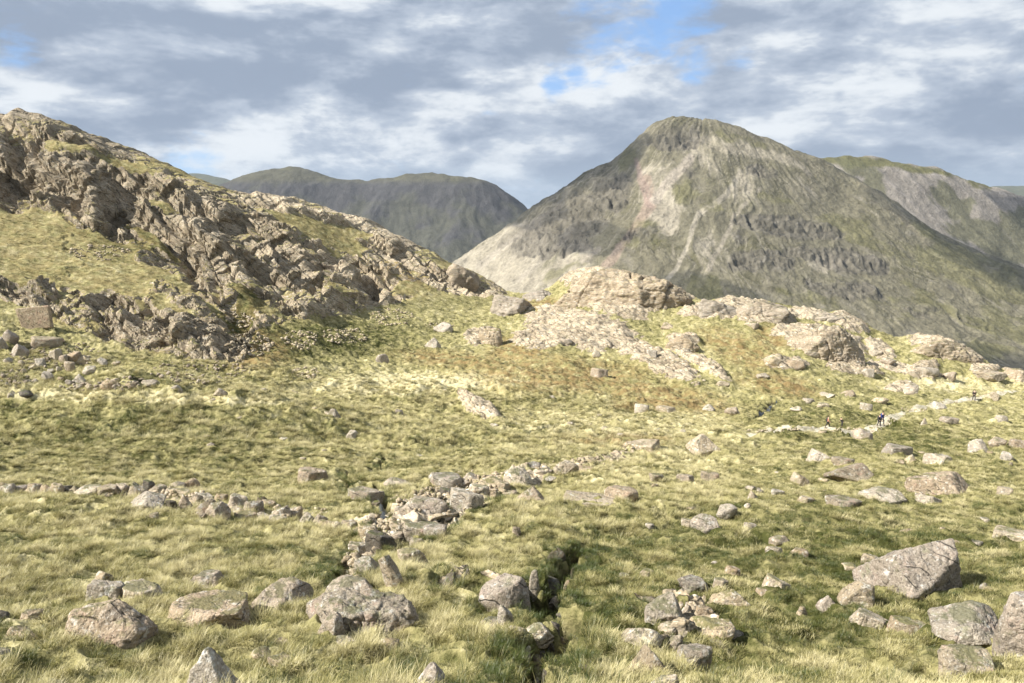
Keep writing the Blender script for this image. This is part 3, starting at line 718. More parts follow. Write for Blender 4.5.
def g_paint(X, Y, Z, u, v, e):
    ang, rad, gul, rough, cn, fin, w_ = e
    uu = u + 9 * fbm2(X / 120, Y / 120, 6, 301); vv = v + 7 * fbm2(X / 100, Y / 100, 6, 302)
    streak = 0.6 * fbm2(ang * 26 + 3.0 * w_ + 1.2 * rough, rad / 260, 4, 303, 0.62) + 0.5 * fbm2(X / 70, Y / 130, 5, 306, .65)
    blot = fbm2(X / 150, Y / 110, 5, 304, 0.6)
    base = np.zeros(Z.shape + (3,)) + np.array((0.192, 0.177, 0.124))
    base = mixc(base, (0.130, 0.122, 0.073), smooth(blot + 0.4 * streak, -0.05, 0.4) * 0.85)       # rough grass
    base = mixc(base, (0.29, 0.265, 0.225), smooth(streak, 0.05, 0.5) * 0.6)                     # scree runnels
    scree = 0  # pale scree and the sunlit patches, both put into the colour
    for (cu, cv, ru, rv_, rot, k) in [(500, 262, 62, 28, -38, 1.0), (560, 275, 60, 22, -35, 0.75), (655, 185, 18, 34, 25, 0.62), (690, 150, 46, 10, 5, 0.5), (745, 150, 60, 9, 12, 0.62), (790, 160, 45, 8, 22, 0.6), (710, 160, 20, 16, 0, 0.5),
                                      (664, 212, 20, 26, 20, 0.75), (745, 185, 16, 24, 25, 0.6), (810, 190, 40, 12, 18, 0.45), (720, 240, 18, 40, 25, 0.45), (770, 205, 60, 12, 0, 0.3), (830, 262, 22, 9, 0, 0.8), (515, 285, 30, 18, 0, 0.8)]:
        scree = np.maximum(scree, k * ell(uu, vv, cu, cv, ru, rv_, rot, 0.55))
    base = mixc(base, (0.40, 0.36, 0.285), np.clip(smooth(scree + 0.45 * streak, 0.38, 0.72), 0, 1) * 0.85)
    # pale runnels that follow the fall of the slope
    for pts, r, c, k in [([(648, 178), (650, 205), (640, 222), (622, 245), (605, 268), (590, 292)], [6, 8, 6, 6, 7, 8], (0.36, 0.285, 0.225), 0.95),
                         ([(636, 160), (644, 185), (650, 205)], [3, 6, 5], (0.31, 0.235, 0.20), 0.8),
                         ([(690, 158), (672, 178), (655, 200)], [6, 7, 6], (0.42, 0.37, 0.31), 0.8), ([(740, 170), (728, 195), (700, 212), (690, 240), (675, 268), (662, 290)], [3, 4, 4, 3, 3, 3], (0.42, 0.38, 0.31), 0.75),
                         ([(760, 190), (735, 215), (722, 245), (700, 285)], [3, 3, 3, 4], (0.37, 0.33, 0.27), 0.7), ([(560, 205), (530, 228), (500, 250), (480, 266)], [3, 3, 4, 5], (0.40, 0.36, 0.30), 0.6),
                         ([(570, 235), (545, 258), (520, 280)], [3, 4, 5], (0.40, 0.36, 0.30), 0.6), ([(860, 180), (900, 215), (925, 245)], [4, 4, 3], (0.27, 0.24, 0.17), 0.5),
                         ([(600, 248), (575, 270), (555, 292)], [3, 4, 5], (0.36, 0.32, 0.27), 0.6), ([(800, 210), (830, 235), (850, 262)], [3, 3, 3], (0.3, 0.27, 0.2), 0.4)]:
        d, rr = polydist(u + 2.2 * rough + .25 * (uu - u), v + .25 * (vv - v), pts, r)
        base = mixc(base, c, min(1, k * .9) * (1 - smooth(d / rr, 0.5, .95)))
    thin = ridge2(ang * 34 + 2.2 * w_ + .5 * rough, rad / 420, 3, 309, .5)
    base = mixc(base, (0.40, 0.36, 0.29), smooth(thin, .62, .82) * smooth(blot + .5 * smooth(-u, -680, -560), -.15, .35) * .55)
    gr = 0
    for (cu, cv, ru, rv_, rot, k) in [(745, 140, 30, 5, 8, 0.8), (700, 190, 30, 22, 20, 0.6), (640, 235, 30, 16, -20, 0.6), (880, 240, 70, 16, 22, 0.7), (980, 275, 70, 20, 22, 0.9), (900, 300, 90, 22, 20, 0.5), (705, 292, 20, 20, 0, 0.9), (760, 205, 70, 10, 0, 0.4),
                                      (575, 260, 40, 14, -30, 0.5), (625, 160, 12, 18, 20, 0.7), (790, 300, 80, 16, 0, 0.5), (1000, 330, 60, 30, 10, 0.6), (940, 240, 50, 8, 25, 0.6)]:
        gr = np.maximum(gr, k * ell(uu, vv, cu, cv, ru, rv_, rot, 0.55))
    base = mixc(base, (0.170, 0.162, 0.080), smooth(gr + 0.6 * blot + .3 * rough, 0.42, 0.72) * 0.65)
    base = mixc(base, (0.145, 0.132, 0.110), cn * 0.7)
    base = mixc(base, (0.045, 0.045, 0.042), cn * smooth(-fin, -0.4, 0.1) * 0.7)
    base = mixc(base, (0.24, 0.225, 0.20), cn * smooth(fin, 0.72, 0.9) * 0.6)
    return base * 1.0
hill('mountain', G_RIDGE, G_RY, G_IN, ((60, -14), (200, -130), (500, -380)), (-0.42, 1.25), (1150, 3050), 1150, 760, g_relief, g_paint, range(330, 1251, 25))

# the shoulder behind on the right
S_RIDGE = [(700, 170), (780, 165), (815, 160), (828, 157), (838, 155), (870, 157), (900, 163), (945, 171), (975, 182), (1000, 190), (1024, 197), (1100, 225), (1250, 280)]
def s_relief(X, Y, Z, u, v):
    w_ = fbm2(X / 260, Y / 260, 4, 401)
    st = fbm2((X + 0.55 * Y) / 45 + w_, (Y - 0.3 * X) / 420, 4, 402)
    return Z + 16 * w_ + 8 * fbm2(X / 70, Y / 70, 5, 403) + 6 * st, (w_, st)
def s_paint(X, Y, Z, u, v, e):
    w_, st = e
    uu = u + 7 * fbm2(X / 120, Y / 120, 4, 411); vv = v + 5 * fbm2(X / 100, Y / 100, 4, 412)
    base = np.zeros(Z.shape + (3,)) + np.array((0.25, 0.228, 0.20))
    base = mixc(base, (0.30, 0.275, 0.25), smooth(st, 0.0, 0.4) * 0.7)
    d, rr = polydist(uu, vv, [(820, 158), (850, 160), (900, 166), (950, 174), (990, 188)], [6, 8, 4, 3, 3])
    base = mixc(base, (0.15, 0.145, 0.07), 1 - smooth(d / rr, 0.5, 1.3))
    gr = 0
    for (cu, cv, ru, rv_, rot) in [(945, 195, 16, 12, 40), (985, 232, 40, 14, 10), (960, 210, 14, 16, 30), (1000, 245, 40, 14, 20), (855, 168, 26, 6, 25), (1024, 225, 30, 20, 0), (875, 185, 12, 20, -30)]:
        gr = np.maximum(gr, ell(uu, vv, cu, cv, ru, rv_, rot, 0.5))
    base = mixc(base, (0.12, 0.12, 0.065), smooth(gr + 0.5 * st, 0.42, 0.7) * 0.75)
    return base
S_IN = [(u, v + dv, Y) for u, v in ((760, 170), (860, 170), (950, 185), (1024, 205), (1150, 250)) for dv, Y in ((25, 2950), (60, 2760), (110, 2500))]
hill('shoulder_hill', S_RIDGE, [(700, 3150), (1250, 3100)], S_IN, ((80, -10), (300, -90), (700, -260)), (0.2, 1.3), (2420, 3900), 600, 240, s_relief, s_paint, range(700, 1251, 30))

# far fell on the left
L_RIDGE = [(-100, 215), (60, 215), (150, 205), (200, 192), (220, 185), (240, 179), (260, 172), (290, 168), (308, 170), (325, 175), (345, 180), (375, 182), (393, 177), (410, 173), (435, 174), (465, 178), (490, 183), (503, 190), (515, 198), (526, 206), (545, 222), (600, 260), (760, 330)]
def l_relief(X, Y, Z, u, v):
    w_ = fbm2(X / 500, Y / 500, 4, 501)
    rb = ridge2(X / 330 + 0.3 * w_, Y / 1500, 5, 502, 0.55)
    return Z + 26 * w_ + 38 * (rb - 0.55) * smooth(v, 178, 200) + 14 * fbm2(X / 120, Y / 120, 5, 503), (w_, rb)
def l_paint(X, Y, Z, u, v, e):
    w_, rb = e
    bl = fbm2(X / 260, Y / 200, 5, 511, 0.6)
    base = np.zeros(Z.shape + (3,)) + np.array((0.078, 0.076, 0.078))
    base = mixc(base, (0.095, 0.096, 0.068), smooth(bl + smooth(v, 195, 225) * 0.5, 0.0, 0.5) * 0.7)
    base = mixc(base, (0.13, 0.125, 0.075), smooth(-v, -186, -178) * 0.6)
    return base
L_IN = [(u, v, Y) for u in (60, 200, 320, 420, 500) for v, Y in ((215, 4700), (250, 4350), (290, 3950), (330, 3500))]
hill('fell', L_RIDGE, [(-100, 5200), (760, 4900)], L_IN, ((200, -30), (700, -260)), (-0.95, 0.45), (3200, 6200), 700, 300, l_relief, l_paint, range(-100, 761, 30))

# pale far ridges
def f_relief(X, Y, Z, u, v): return Z + 30 * fbm2(X / 600, Y / 600, 4, 601), None
def f_paint(X, Y, Z, u, v, e): return np.zeros(Z.shape + (3,)) + np.array((0.11, 0.115, 0.075))
hill('far_ridge', [(-200, 205), (100, 190), (160, 182), (185, 172), (200, 174), (212, 176), (230, 181), (260, 190), (330, 205)], [(-200, 8600), (330, 8600)],
     [(u, v, Y) for u in (-150, 60, 200, 300) for v, Y in ((220, 7900), (250, 7000))], ((300, -40), (900, -200)), (-1.0, -0.2), (6600, 9900), 260, 90, f_relief, f_paint, range(-200, 331, 30), reg=1e-4)
hill('far_moor', [(700, 215), (900, 205), (960, 194), (985, 188), (1010, 186), (1040, 186), (1100, 190), (1300, 200)], [(700, 8800), (1300, 8800)],
     [(u, v, Y) for u in (750, 900, 1024, 1200) for v, Y in ((212, 8100), (240, 7000))], ((300, -40), (900, -200)), (0.25, 1.15), (6600, 9900), 260, 90, f_relief, f_paint, range(700, 1301, 30), reg=1e-4)

# valley floor, one sheet reaching the horizon
g = np.linspace(-1, 1, 161); gx, gy = np.meshgrid(np.sign(g) * np.abs(g) ** 1.6 * 12000, np.linspace(-9500, 10500, 161))
zf = -430 + 30 * fbm2(gx / 900, gy / 900, 4, 701)
zf = np.minimum(zf, -330)
vf = grid_mesh('valley', gx, gy, zf, M_HILL, {'base': np.zeros(gx.shape + (3,)) + np.array((0.10, 0.115, 0.045))})
tag(vf, kind='structure')

# ------------------------------------------------------------------ rocks, each an object of its own
_ico = {}
def ico(n):
    if n not in _ico:
        bm = bmesh.new(); bmesh.ops.create_icosphere(bm, subdivisions=n, radius=1.0)
        v = np.array([x.co[:] for x in bm.verts]); f = np.array([[x.index for x in p.verts] for p in bm.faces], np.int32)
        bm.free(); v /= np.linalg.norm(v, axis=1)[:, None]; _ico[n] = (v, f)
    return _ico[n]

def rock_shape(seed, sub, size, kind='block', rough=1.0):
    """size = (w, d, h) metres; returns vertices (bbox -0.5..0.5 scaled) and faces"""
    rs = np.random.RandomState(seed)
    d, f = ico(sub)
    npl = {'block': 13, 'slab': 11, 'round': 18, 'point': 12, 'plate': 5, 'dome': 20}[kind]
    n = rs.normal(size=(npl, 3)); n /= np.linalg.norm(n, axis=1)[:, None]
    off = rs.uniform(0.62, 1.0, npl)
    if kind == 'slab':
        n = np.vstack([n, [[0.08, 0.05, 1]], [[0.1, -0.1, -1]]]); off = np.append(off, [0.42, 0.42]); n /= np.linalg.norm(n, axis=1)[:, None]
    if kind == 'plate':
        n = np.array([[.05, 1, .1], [0, -1, .15], [1, 0, -.12], [-1, .05, -.05], [.05, .05, 1], [0, 0, -1]], float) + rs.normal(size=(6, 3)) * .03; n /= np.linalg.norm(n, axis=1)[:, None]; off = np.array([.5, .5, .62, .62, .6, .6])
    if kind == 'point':
        m = np.array([[1, .1, .75], [-.9, .2, .9], [.1, -1, .6], [0, 1, .7]]) + rs.normal(size=(4, 3)) * 0.12; m /= np.linalg.norm(m, axis=1)[:, None]
        n = np.vstack([n, m]); off = np.append(off, [.55, .55, .6, .55])
    if kind in ('round', 'dome'): off = rs.uniform(0.70, 1.0, npl)
    dots = d @ n.T
    r = np.where(dots > 0.05, off / np.maximum(dots, 0.05), 9.0)
    k = 40.0 if kind not in ('round', 'dome') else (26.0 if kind == 'dome' else 20.0)
    r = -np.log(np.exp(-k * np.clip(r, 0, 3)).sum(1)) / k
    r = np.clip(r, 0.2, 1.25)
    p = d * r[:, None]
    # metric scale first, so the relief has the same grain on a small and on a large rock
    ext = p.max(0) - p.min(0); p = (p - (p.max(0) + p.min(0)) / 2) / ext
    size = np.array(size, float)
    q = p * size
    L = max(size)
    disp = 0.030 * fbm3(q / (0.34 * L) + seed, 2, seed) + 0.040 * rough * fbm3(q / (0.11 * L) + seed, 5 if sub > 4 else 4, seed + 9, 0.66)
    # bedding: parallel steps along a tilted axis
    ax = rs.normal(size=3) * 0.45 + np.array([0.35, 0.1, 0.9]); ax /= np.linalg.norm(ax)
    s = (q @ ax) / (0.13 * L) + 1.2 * fbm3(q / (0.4 * L), 2, seed + 3)
    fr = s - np.floor(s)
    disp = disp - 0.016 * rough * (np.abs(fr - 0.5) * 2) ** 6
    cr = np.abs(noise3(q / (0.22 * L) * np.array([1, 1, .35]) + 3.3 * seed, seed + 5))
    disp = disp - 0.03 * rough * (1 - smooth(cr, 0.0, 0.035))
    nrm = d
    q = q + nrm * (disp * (L * 0.55 + 0.45 * min(size)))[:, None] * np.minimum(1, size / L + 0.35)
    ext = q.max(0) - q.min(0)
    q = (q - (q.max(0) + q.min(0)) / 2) / ext * size
    return q, f

FOOT = []    # footprints, for keeping grass off
_n = [0]
def rock(uL, uR, vT, vB, label, kind='block', mat=None, name='boulder', cat='boulder', group=None, depth=0.8, seed=None, yaw=None, tilt=0.0, rough=.75, sub=None, sink=0.42):
    _n[0] += 1
    seed = seed if seed is not None else _n[0] * 7 + 3
    mat = mat or M_ROCK
    u = (uL + uR) / 2
    x0, y0, z0 = hit(u, min(vB, 700) if vB > 683 else vB - 0.12 * (vB - vT))
    a, t = pix(u, vB)
    dep_c = y0 * (CP - t * SP)
    w_ = (uR - uL) / F * dep_c; happ = (vB - vT) / F * dep_c
    delta = math.atan(-t) if t < 0 else 0.05
    gam = max(0.06, delta - 0.22)
    D = min(depth * w_, 0.75 * happ / math.sin(gam))
    D = max(D, 0.22 * w_) if kind != 'plate' else 0.13 * w_
    yc = y0 + D * 0.42; xc = a * y0 + (xa := 0.0)
    xc = pix(u, (vT + vB) / 2)[0] * yc
    ztop = pix(u, vT)[1] * (yc + 0.12 * D)
    gs = Hxy([xc, xc - w_ * .35, xc + w_ * .35, xc, xc], [yc, yc, yc, yc - D * .4, yc + D * .4])
    zlow = float(gs.min()); zc = float(gs.mean())
    ztop = max(ztop, zc + 0.10 * w_)
    ztop = min(ztop, zc + 1.3 * w_ + 0.2)
    h = (ztop - zlow) * (1 + sink)
    big = (uR - uL)
    if big < 60 and mat is not M_OUT: ztop += 0.03 + 0.02 * (vB - vT) / F * dep_c
    if sub is None: sub = 6 if big > 60 else 5 if big > 24 else 4 if big > 10 else 3
    q, f = rock_shape(seed, sub, (w_, D, h), kind, rough)
    if tilt: 
        c, s = math.cos(math.radians(tilt)), math.sin(math.radians(tilt))
        q = np.stack([q[:, 0] * c - q[:, 2] * s, q[:, 1], q[:, 0] * s + q[:, 2] * c], 1)
        e = q.max(0) - q.min(0); q = (q - (q.max(0) + q.min(0)) / 2) / e * np.array([w_, D, h])
    me = bpy.data.meshes.new(name)
    base = np.array([0, 0, h / 2 - (ztop - zlow) * sink])       # origin sits at ground level
    raw_mesh(me, q + base, f)
    me.materials.append(mat)
    o = bpy.data.objects.new(name, me); COL.objects.link(o)
    o.location = (xc, yc, zlow)
    tag(o, label, cat, group)
    FOOT.append((xc, yc, w_ / 2, D / 2, h))
    return o

NAMED, PLAIN = [], []
def R(*a, **k):
    o = rock(*a, **k); cu, cv = (a[0] + a[1]) / 2, (a[2] + a[3]) / 2
    if k.get('group'):
        mat = a[6] if len(a) > 6 else k.get('mat'); kind = a[5] if len(a) > 5 else k.get('kind', 'block')
        tone = {M_PALE: 'pale', M_ROCK: 'grey', M_DARK: 'dark', M_PINK: 'brownish'}.get(mat, 'grey')
        PLAIN.append((o, cu, cv, tone + {'slab': ' flat', 'round': ' rounded', 'block': ' angular', 'point': ' pointed'}.get(kind, ''), k['group']))
    return o
# --- lower left foreground
R(68, 156, 598, 650, 'large grey boulder with a pale left face, biggest rock in the lower left foreground', 'round', M_ROCK, seed=11, depth=.7)
R(87, 124, 578, 600, 'pale lichened rock with a dark notch, just above the large grey boulder at lower left', 'slab', M_PALE)
R(119, 164, 580, 600, 'flat pale lichened rock half under grass, right neighbour of the notched one', 'slab', M_PALE)
R(95, 113, 570, 583, 'small rounded pale stone perched behind the flat lichened rocks at lower left', 'round', M_PALE, name='stone', cat='stone')
R(170, 252, 596, 630, 'low slabby grey rock with undercut right end, right of the large grey boulder', 'slab', M_ROCK, seed=40)
R(180, 238, 641, 700, 'grey rock cut off by the bottom edge of the photo with a white lichened point', 'point', M_PALE)
R(18, 43, 609, 622, 'small flat rock in deep grass left of the large grey boulder', 'slab', M_ROCK)
R(-12, 11, 608, 626, 'dark rock cut by the left edge of the photo in the lower foreground', 'block', M_DARK)
R(4, 38, 622, 639, 'thin pale sliver of rock slanting down through the grass at far lower left', 'slab', M_PALE, tilt=-20, depth=.5)
R(-6, 11, 645, 656, 'small pale stone at the left edge, lowest on that side', 'slab', M_PALE, name='stone', cat='stone')
R(187, 223, 569, 592, 'half buried grey rock above the slabby one with grass over its foot', 'block', M_ROCK)
R(253, 311, 580, 613, 'angular boulder with a shadowed dark right face, left of the big pinkish one', 'block', M_DARK if False else M_ROCK, seed=21)
R(298, 420, 595, 642, 'big pitted pinkish boulder, longest rock left of the foreground ditch', 'round', M_PINK, seed=33, depth=.6, rough=1.5)
R(316, 345, 612, 636, 'knobbly grey rock leaning on the left front of the big pinkish boulder', 'round', M_ROCK)
R(324, 377, 578, 604, 'dark grey layered boulder directly behind the big pinkish one', 'block', M_ROCK, seed=26)
R(333, 358, 633, 648, 'pale flat-topped stone in front of the big pinkish boulder', 'block', M_PALE, name='stone', cat='stone')
R(351, 374, 625, 640, 'brown stone tucked under the front edge of the big pinkish boulder', 'round', M_PINK, name='stone', cat='stone')
R(379, 399, 636, 652, 'single rounded stone just right of the big pinkish boulder front', 'round', M_ROCK, name='stone', cat='stone')
R(249, 272, 646, 661, 'lichen spotted stone left of a buried slab near the bottom edge', 'block', M_PALE, name='stone', cat='stone')
R(268, 297, 652, 668, 'brown slab almost wholly buried in grass near the bottom edge', 'slab', M_PINK)
R(274, 294, 636, 647, 'small stone below the boulder with the shadowed right face', 'slab', M_ROCK, name='stone', cat='stone')
R(353, 381, 554, 578, 'light brown rock above the dark layered boulder beside the dark gap', 'block', M_PINK)
R(378, 404, 552, 592, 'lower half of the long pale slab slanting down to the left above the pinkish boulder', 'slab', M_PALE, tilt=38, depth=.5)
R(396, 428, 546, 566, 'upper half of the long pale slab slanting up to the right above the pinkish boulder', 'slab', M_PALE, tilt=15)
R(364, 397, 529, 551, 'dark wet rock in the stream bed just below the white stones', 'slab', M_DARK)
# --- middle foreground
R(476, 532, 571, 614, 'broad whitish grey boulder beside the foreground ditch, largest in the bottom centre', 'block', M_ROCK, seed=57, depth=.9)
R(497, 515, 603, 628, 'narrow rock tongue below the broad whitish boulder by the ditch', 'block', M_PALE)
R(521, 555, 622, 652, 'light speckled square rock hanging over the ditch, lowest big one there', 'round', M_PALE, seed=61)
R(478, 504, 616, 636, 'low crusty rock in front of the broad whitish boulder', 'slab', M_PINK)
R(504, 526, 623, 635, 'small yellowish lichened stone between the crusty rock and the speckled square one', 'round', M_PALE, name='stone', cat='stone')
R(539, 563, 572, 598, 'dark round rock at the edge of the ditch right of the broad whitish boulder', 'round', M_DARK)
R(544, 566, 546, 562, 'dark capped stone at the head of the foreground ditch', 'round', M_DARK, name='stone', cat='stone')
R(528, 540, 568, 606, 'brown shadowed side block against the right face of the broad whitish boulder', 'block', M_PINK)
R(460, 473, 565, 580, 'thin dark stone standing in the wet hole left of the broad whitish boulder', 'block', M_DARK, name='stone', cat='stone')
R(442, 461, 571, 590, 'black wet stone in the wet hole left of the broad whitish boulder', 'block', M_DARK, name='stone', cat='stone')
R(400, 420, 600, 628, 'grey rock at the right end of the big pinkish boulder', 'block', M_ROCK)
R(412, 446, 660, 688, 'grey mottled boulder alone in straw grass at the bottom edge left of the ditch', 'round', M_ROCK, seed=72)
R(579, 592, 663, 676, 'little stone hidden in straw grass right of the ditch near the bottom edge', 'slab', M_ROCK, name='stone', cat='stone')
R(518, 531, 646, 657, 'pale stone below the speckled square rock on the ditch side', 'round', M_PALE, name='stone', cat='stone')
R(526, 544, 660, 673, 'mossy flat stone low in the ditch', 'slab', M_ROCK, name='stone', cat='stone')
R(533, 540, 676, 685, 'tiny white stone in the ditch at the bottom edge', 'round', M_PALE, name='stone', cat='stone')
for i, (a_, b_, c_, d_) in enumerate([(548, 560, 596, 606), (556, 566, 608, 617), (550, 560, 620, 628), (556, 565, 634, 642), (545, 556, 646, 655), (536, 546, 655, 663), (563, 573, 578, 586), (570, 579, 566, 573), (542, 550, 668, 676)]):
    R(a_, b_, c_, d_, 'wet stone in the foreground ditch', ['round', 'block', 'slab'][i % 3], M_DARK if i % 3 else M_ROCK, name='stone', cat='stone', group='wet stones in the foreground ditch')
# --- the group right of the centre bottom
R(644, 684, 590, 628, 'reddish brown cube-like boulder with a sharp dark right edge', 'block', M_PINK, seed=81)
R(620, 662, 623, 652, 'bluish white boulder at the left foot of the reddish brown one', 'round', M_PALE, seed=84)
R(658, 681, 621, 636, 'small white stone wedged under the reddish brown boulder', 'round', M_PALE, name='stone', cat='stone')
R(700, 757, 583, 612, 'long pale pointed boulder at the top of the group right of the ditch', 'point', M_PALE, seed=88)
R(679, 711, 575, 592, 'pinkish flat rock behind the long pale pointed boulder', 'slab', M_PINK)
R(712, 728, 577, 588, 'small buried stone behind the left part of the long pale pointed boulder', 'slab', M_PINK, name='stone', cat='stone')
R(681, 733, 614, 641, 'crumbly pale rock with grass at its foot, right of the reddish brown boulder', 'block', M_PALE, seed=91)
R(628, 674, 643, 678, 'dark grey flat-lying boulder at the bottom of the group right of the ditch', 'round', M_PINK, seed=95)
R(676, 713, 641, 672, 'brown domed boulder at the bottom right of the group, beside the dark grey flat one', 'round', M_PINK, seed=99)
R(662, 684, 634, 654, 'pale stone between the bluish white boulder and the brown domed one', 'block', M_ROCK, name='stone', cat='stone')
R(648, 682, 671, 695, 'pale rock cut off by the bottom edge under the dark grey flat boulder', 'block', M_PALE)
R(761, 793, 574, 592, 'thin pale rock curving down right, past the tip of the long pale pointed boulder', 'slab', M_PALE, tilt=-16)
R(756, 768, 587, 597, 'small wedge stone just below the tip of the long pale pointed boulder', 'block', M_ROCK, name='stone', cat='stone')
R(725, 741, 565, 576, 'low mottled stone in the grass above the long pale pointed boulder', 'slab', M_ROCK, name='stone', cat='stone')
R(795, 809, 605, 616, 'lone pale stone on open turf right of the long pale pointed boulder', 'round', M_PALE, name='stone', cat='stone')
R(639, 657, 567, 581, 'lone brownish stone on the turf above the reddish brown boulder', 'slab', M_PINK, name='stone', cat='stone')
R(681, 693, 602, 614, 'small round stone right behind the reddish brown boulder edge', 'round', M_ROCK, name='stone', cat='stone')
R(695, 712, 604, 616, 'small stone under the front of the long pale pointed boulder', 'slab', M_ROCK, name='stone', cat='stone')
R(727, 744, 629, 639, 'nearly buried stone right of the crumbly pale rock', 'slab', M_PINK, name='stone', cat='stone')
R(765, 787, 545, 554, 'thin white sliver of stone in turf above the curving pale rock', 'slab', M_PALE, name='stone', cat='stone', depth=.4)
R(790, 808, 547, 558, 'dull stone right of the thin white sliver in turf', 'slab', M_ROCK, name='stone', cat='stone')
# --- lower right
R(867, 968, 538, 610, 'largest boulder of the lower right, leaning slab with black moss on its crest', 'block', M_ROCK, seed=104, depth=.75, tilt=19)
R(837, 875, 578, 608, 'pale blocky rock at the left foot of the largest leaning boulder', 'block', M_PALE, seed=108)
R(817, 837, 594, 613, 'small pointed stone left of the pale blocky rock, near the largest leaning boulder', 'point', M_ROCK, name='stone', cat='stone')
R(846, 890, 604, 629, 'flat pale slab tilted down to the right below the largest leaning boulder', 'slab', M_PALE, tilt=-18, seed=110)
R(890, 927, 616, 637, 'flat brown-pink stone in turf below the largest leaning boulder', 'slab', M_PINK, seed=113)
R(927, 1003, 603, 656, 'rounded banded boulder, left neighbour of the one cut by the right edge', 'round', M_PINK, seed=120, depth=.8)
R(1000, 1062, 594, 666, 'tall grey boulder cut off by the right edge of the photo', 'round', M_ROCK, seed=124)
R(937, 1000, 645, 682, 'mottled brown rock in front of the rounded banded boulder', 'block', M_PINK, seed=127)
R(987, 1036, 527, 543, 'flat white rock at the right edge above the largest leaning boulder', 'slab', M_PALE)
R(841, 859, 562, 572, 'low stone up-slope left of the largest leaning boulder', 'slab', M_PALE, name='stone', cat='stone')
R(862, 879, 552, 562, 'pale buried stone behind the left shoulder of the largest leaning boulder', 'slab', M_PALE, name='stone', cat='stone')
R(865, 884, 563, 573, 'thin stone touching the left side of the largest leaning boulder', 'slab', M_ROCK, name='stone', cat='stone')
R(979, 989, 581, 590, 'tiny brown stone between the largest leaning boulder and the right edge', 'round', M_PINK, name='stone', cat='stone')
# --- middle distance, centre
R(503, 534, 467, 487, 'domed pale boulder at the top right end of the stony stream bed', 'round', M_PALE, seed=131)
R(509, 549, 484, 503, 'grey-white sloping boulder in front of the domed pale one at the stream bed end', 'point', M_ROCK, seed=134)
R(557, 620, 493, 507, 'long flat rock with a yellow lichened left end in the middle of the moor', 'slab', M_PALE, seed=137)
R(604, 638, 485, 501, 'brownish knobbly rock just above the long flat yellow-ended one', 'slab', M_ROCK)
R(551, 579, 459, 476, 'light blocky rock at the end of the gravelly stream run', 'block', M_PALE)
R(622, 662, 440, 453, 'long low pale rock left of the white pointed boulder', 'slab', M_PALE, tilt=12)
R(685, 721, 433, 460, 'white pointed boulder standing alone in the middle of the moor', 'point', M_PALE, seed=141, sink=.15)
R(649, 665, 472, 485, 'low pinkish stone on turf, halfway between the gravel run and the white pointed boulder', 'slab', M_PINK, name='stone', cat='stone')
R(676, 696, 473, 483, 'low stone on turf left of the brownish one below the white pointed boulder', 'slab', M_ROCK, name='stone', cat='stone')
R(700, 720, 470, 483, 'brownish flat stone right below the white pointed boulder', 'slab', M_PINK, name='stone', cat='stone')
R(690, 722, 514, 536, 'grey domed boulder, left and lower one of a touching pair right of centre', 'round', M_ROCK, seed=144)
R(715, 737, 503, 523, 'pale upright boulder, right and upper one of a touching pair right of centre', 'block', M_PALE, seed=147)
R(681, 694, 517, 529, 'small flat stone left of the touching pair of boulders', 'slab', M_PALE, name='stone', cat='stone')
R(747, 758, 490, 500, 'small white stone up-slope right of the touching pair of boulders', 'round', M_PALE, name='stone', cat='stone')
R(743, 752, 502, 509, 'tiny white stone just right of the touching pair of boulders', 'round', M_PALE, name='stone', cat='stone')
R(743, 758, 522, 531, 'thin pale stone a little down-slope right of the touching pair of boulders', 'slab', M_PALE, name='stone', cat='stone')
R(770, 784, 488, 496, 'white flat stone on turf between the pair of boulders and the pinkish outcrop', 'slab', M_PALE, name='stone', cat='stone')
R(512, 521, 525, 537, 'small grey stone standing in tall grass below the sloping boulder', 'round', M_ROCK, name='stone', cat='stone')
R(645, 654, 522, 530, 'little white stone in turf left of the pair of boulders', 'slab', M_PALE, name='stone', cat='stone')
R(634, 650, 403, 413, 'pale stone left of two in the brown bracken patch', 'slab', M_PALE, name='stone', cat='stone')
R(655, 677, 405, 414, 'pale stone right of two in the brown bracken patch', 'slab', M_PALE, name='stone', cat='stone')
R(725, 741, 406, 417, 'grey rock with a shaded underside beside the far stream', 'round', M_ROCK, name='stone', cat='stone')
R(702, 716, 404, 412, 'pale smooth stone left of the grey rock beside the far stream', 'round', M_PALE, name='stone', cat='stone')
R(297, 328, 467, 484, 'grey rock breaking out of the grass slope left of the stream head', 'slab', M_ROCK)
R(346, 358, 430, 440, 'small pale stone with a dark side on the slope above the stream head', 'block', M_PALE, name='stone', cat='stone')
R(326, 341, 408, 418, 'small pointed pale stone on the grass crest below the left crag', 'point', M_PALE, name='stone', cat='stone')
R(213, 228, 387, 397, 'pale stone on the grass shelf right of the slabs field at left', 'block', M_PALE, name='stone', cat='stone')
R(424, 441, 337, 349, 'pale peaked rock alone in the hollow below the crag end', 'point', M_PALE, name='stone', cat='stone')
R(433, 453, 322, 332, 'low pale boulder beyond the peaked rock in the hollow', 'round', M_PALE)
R(376, 389, 353, 364, 'dark topped stone in the hollow left of the peaked rock', 'block', M_ROCK, name='stone', cat='stone')
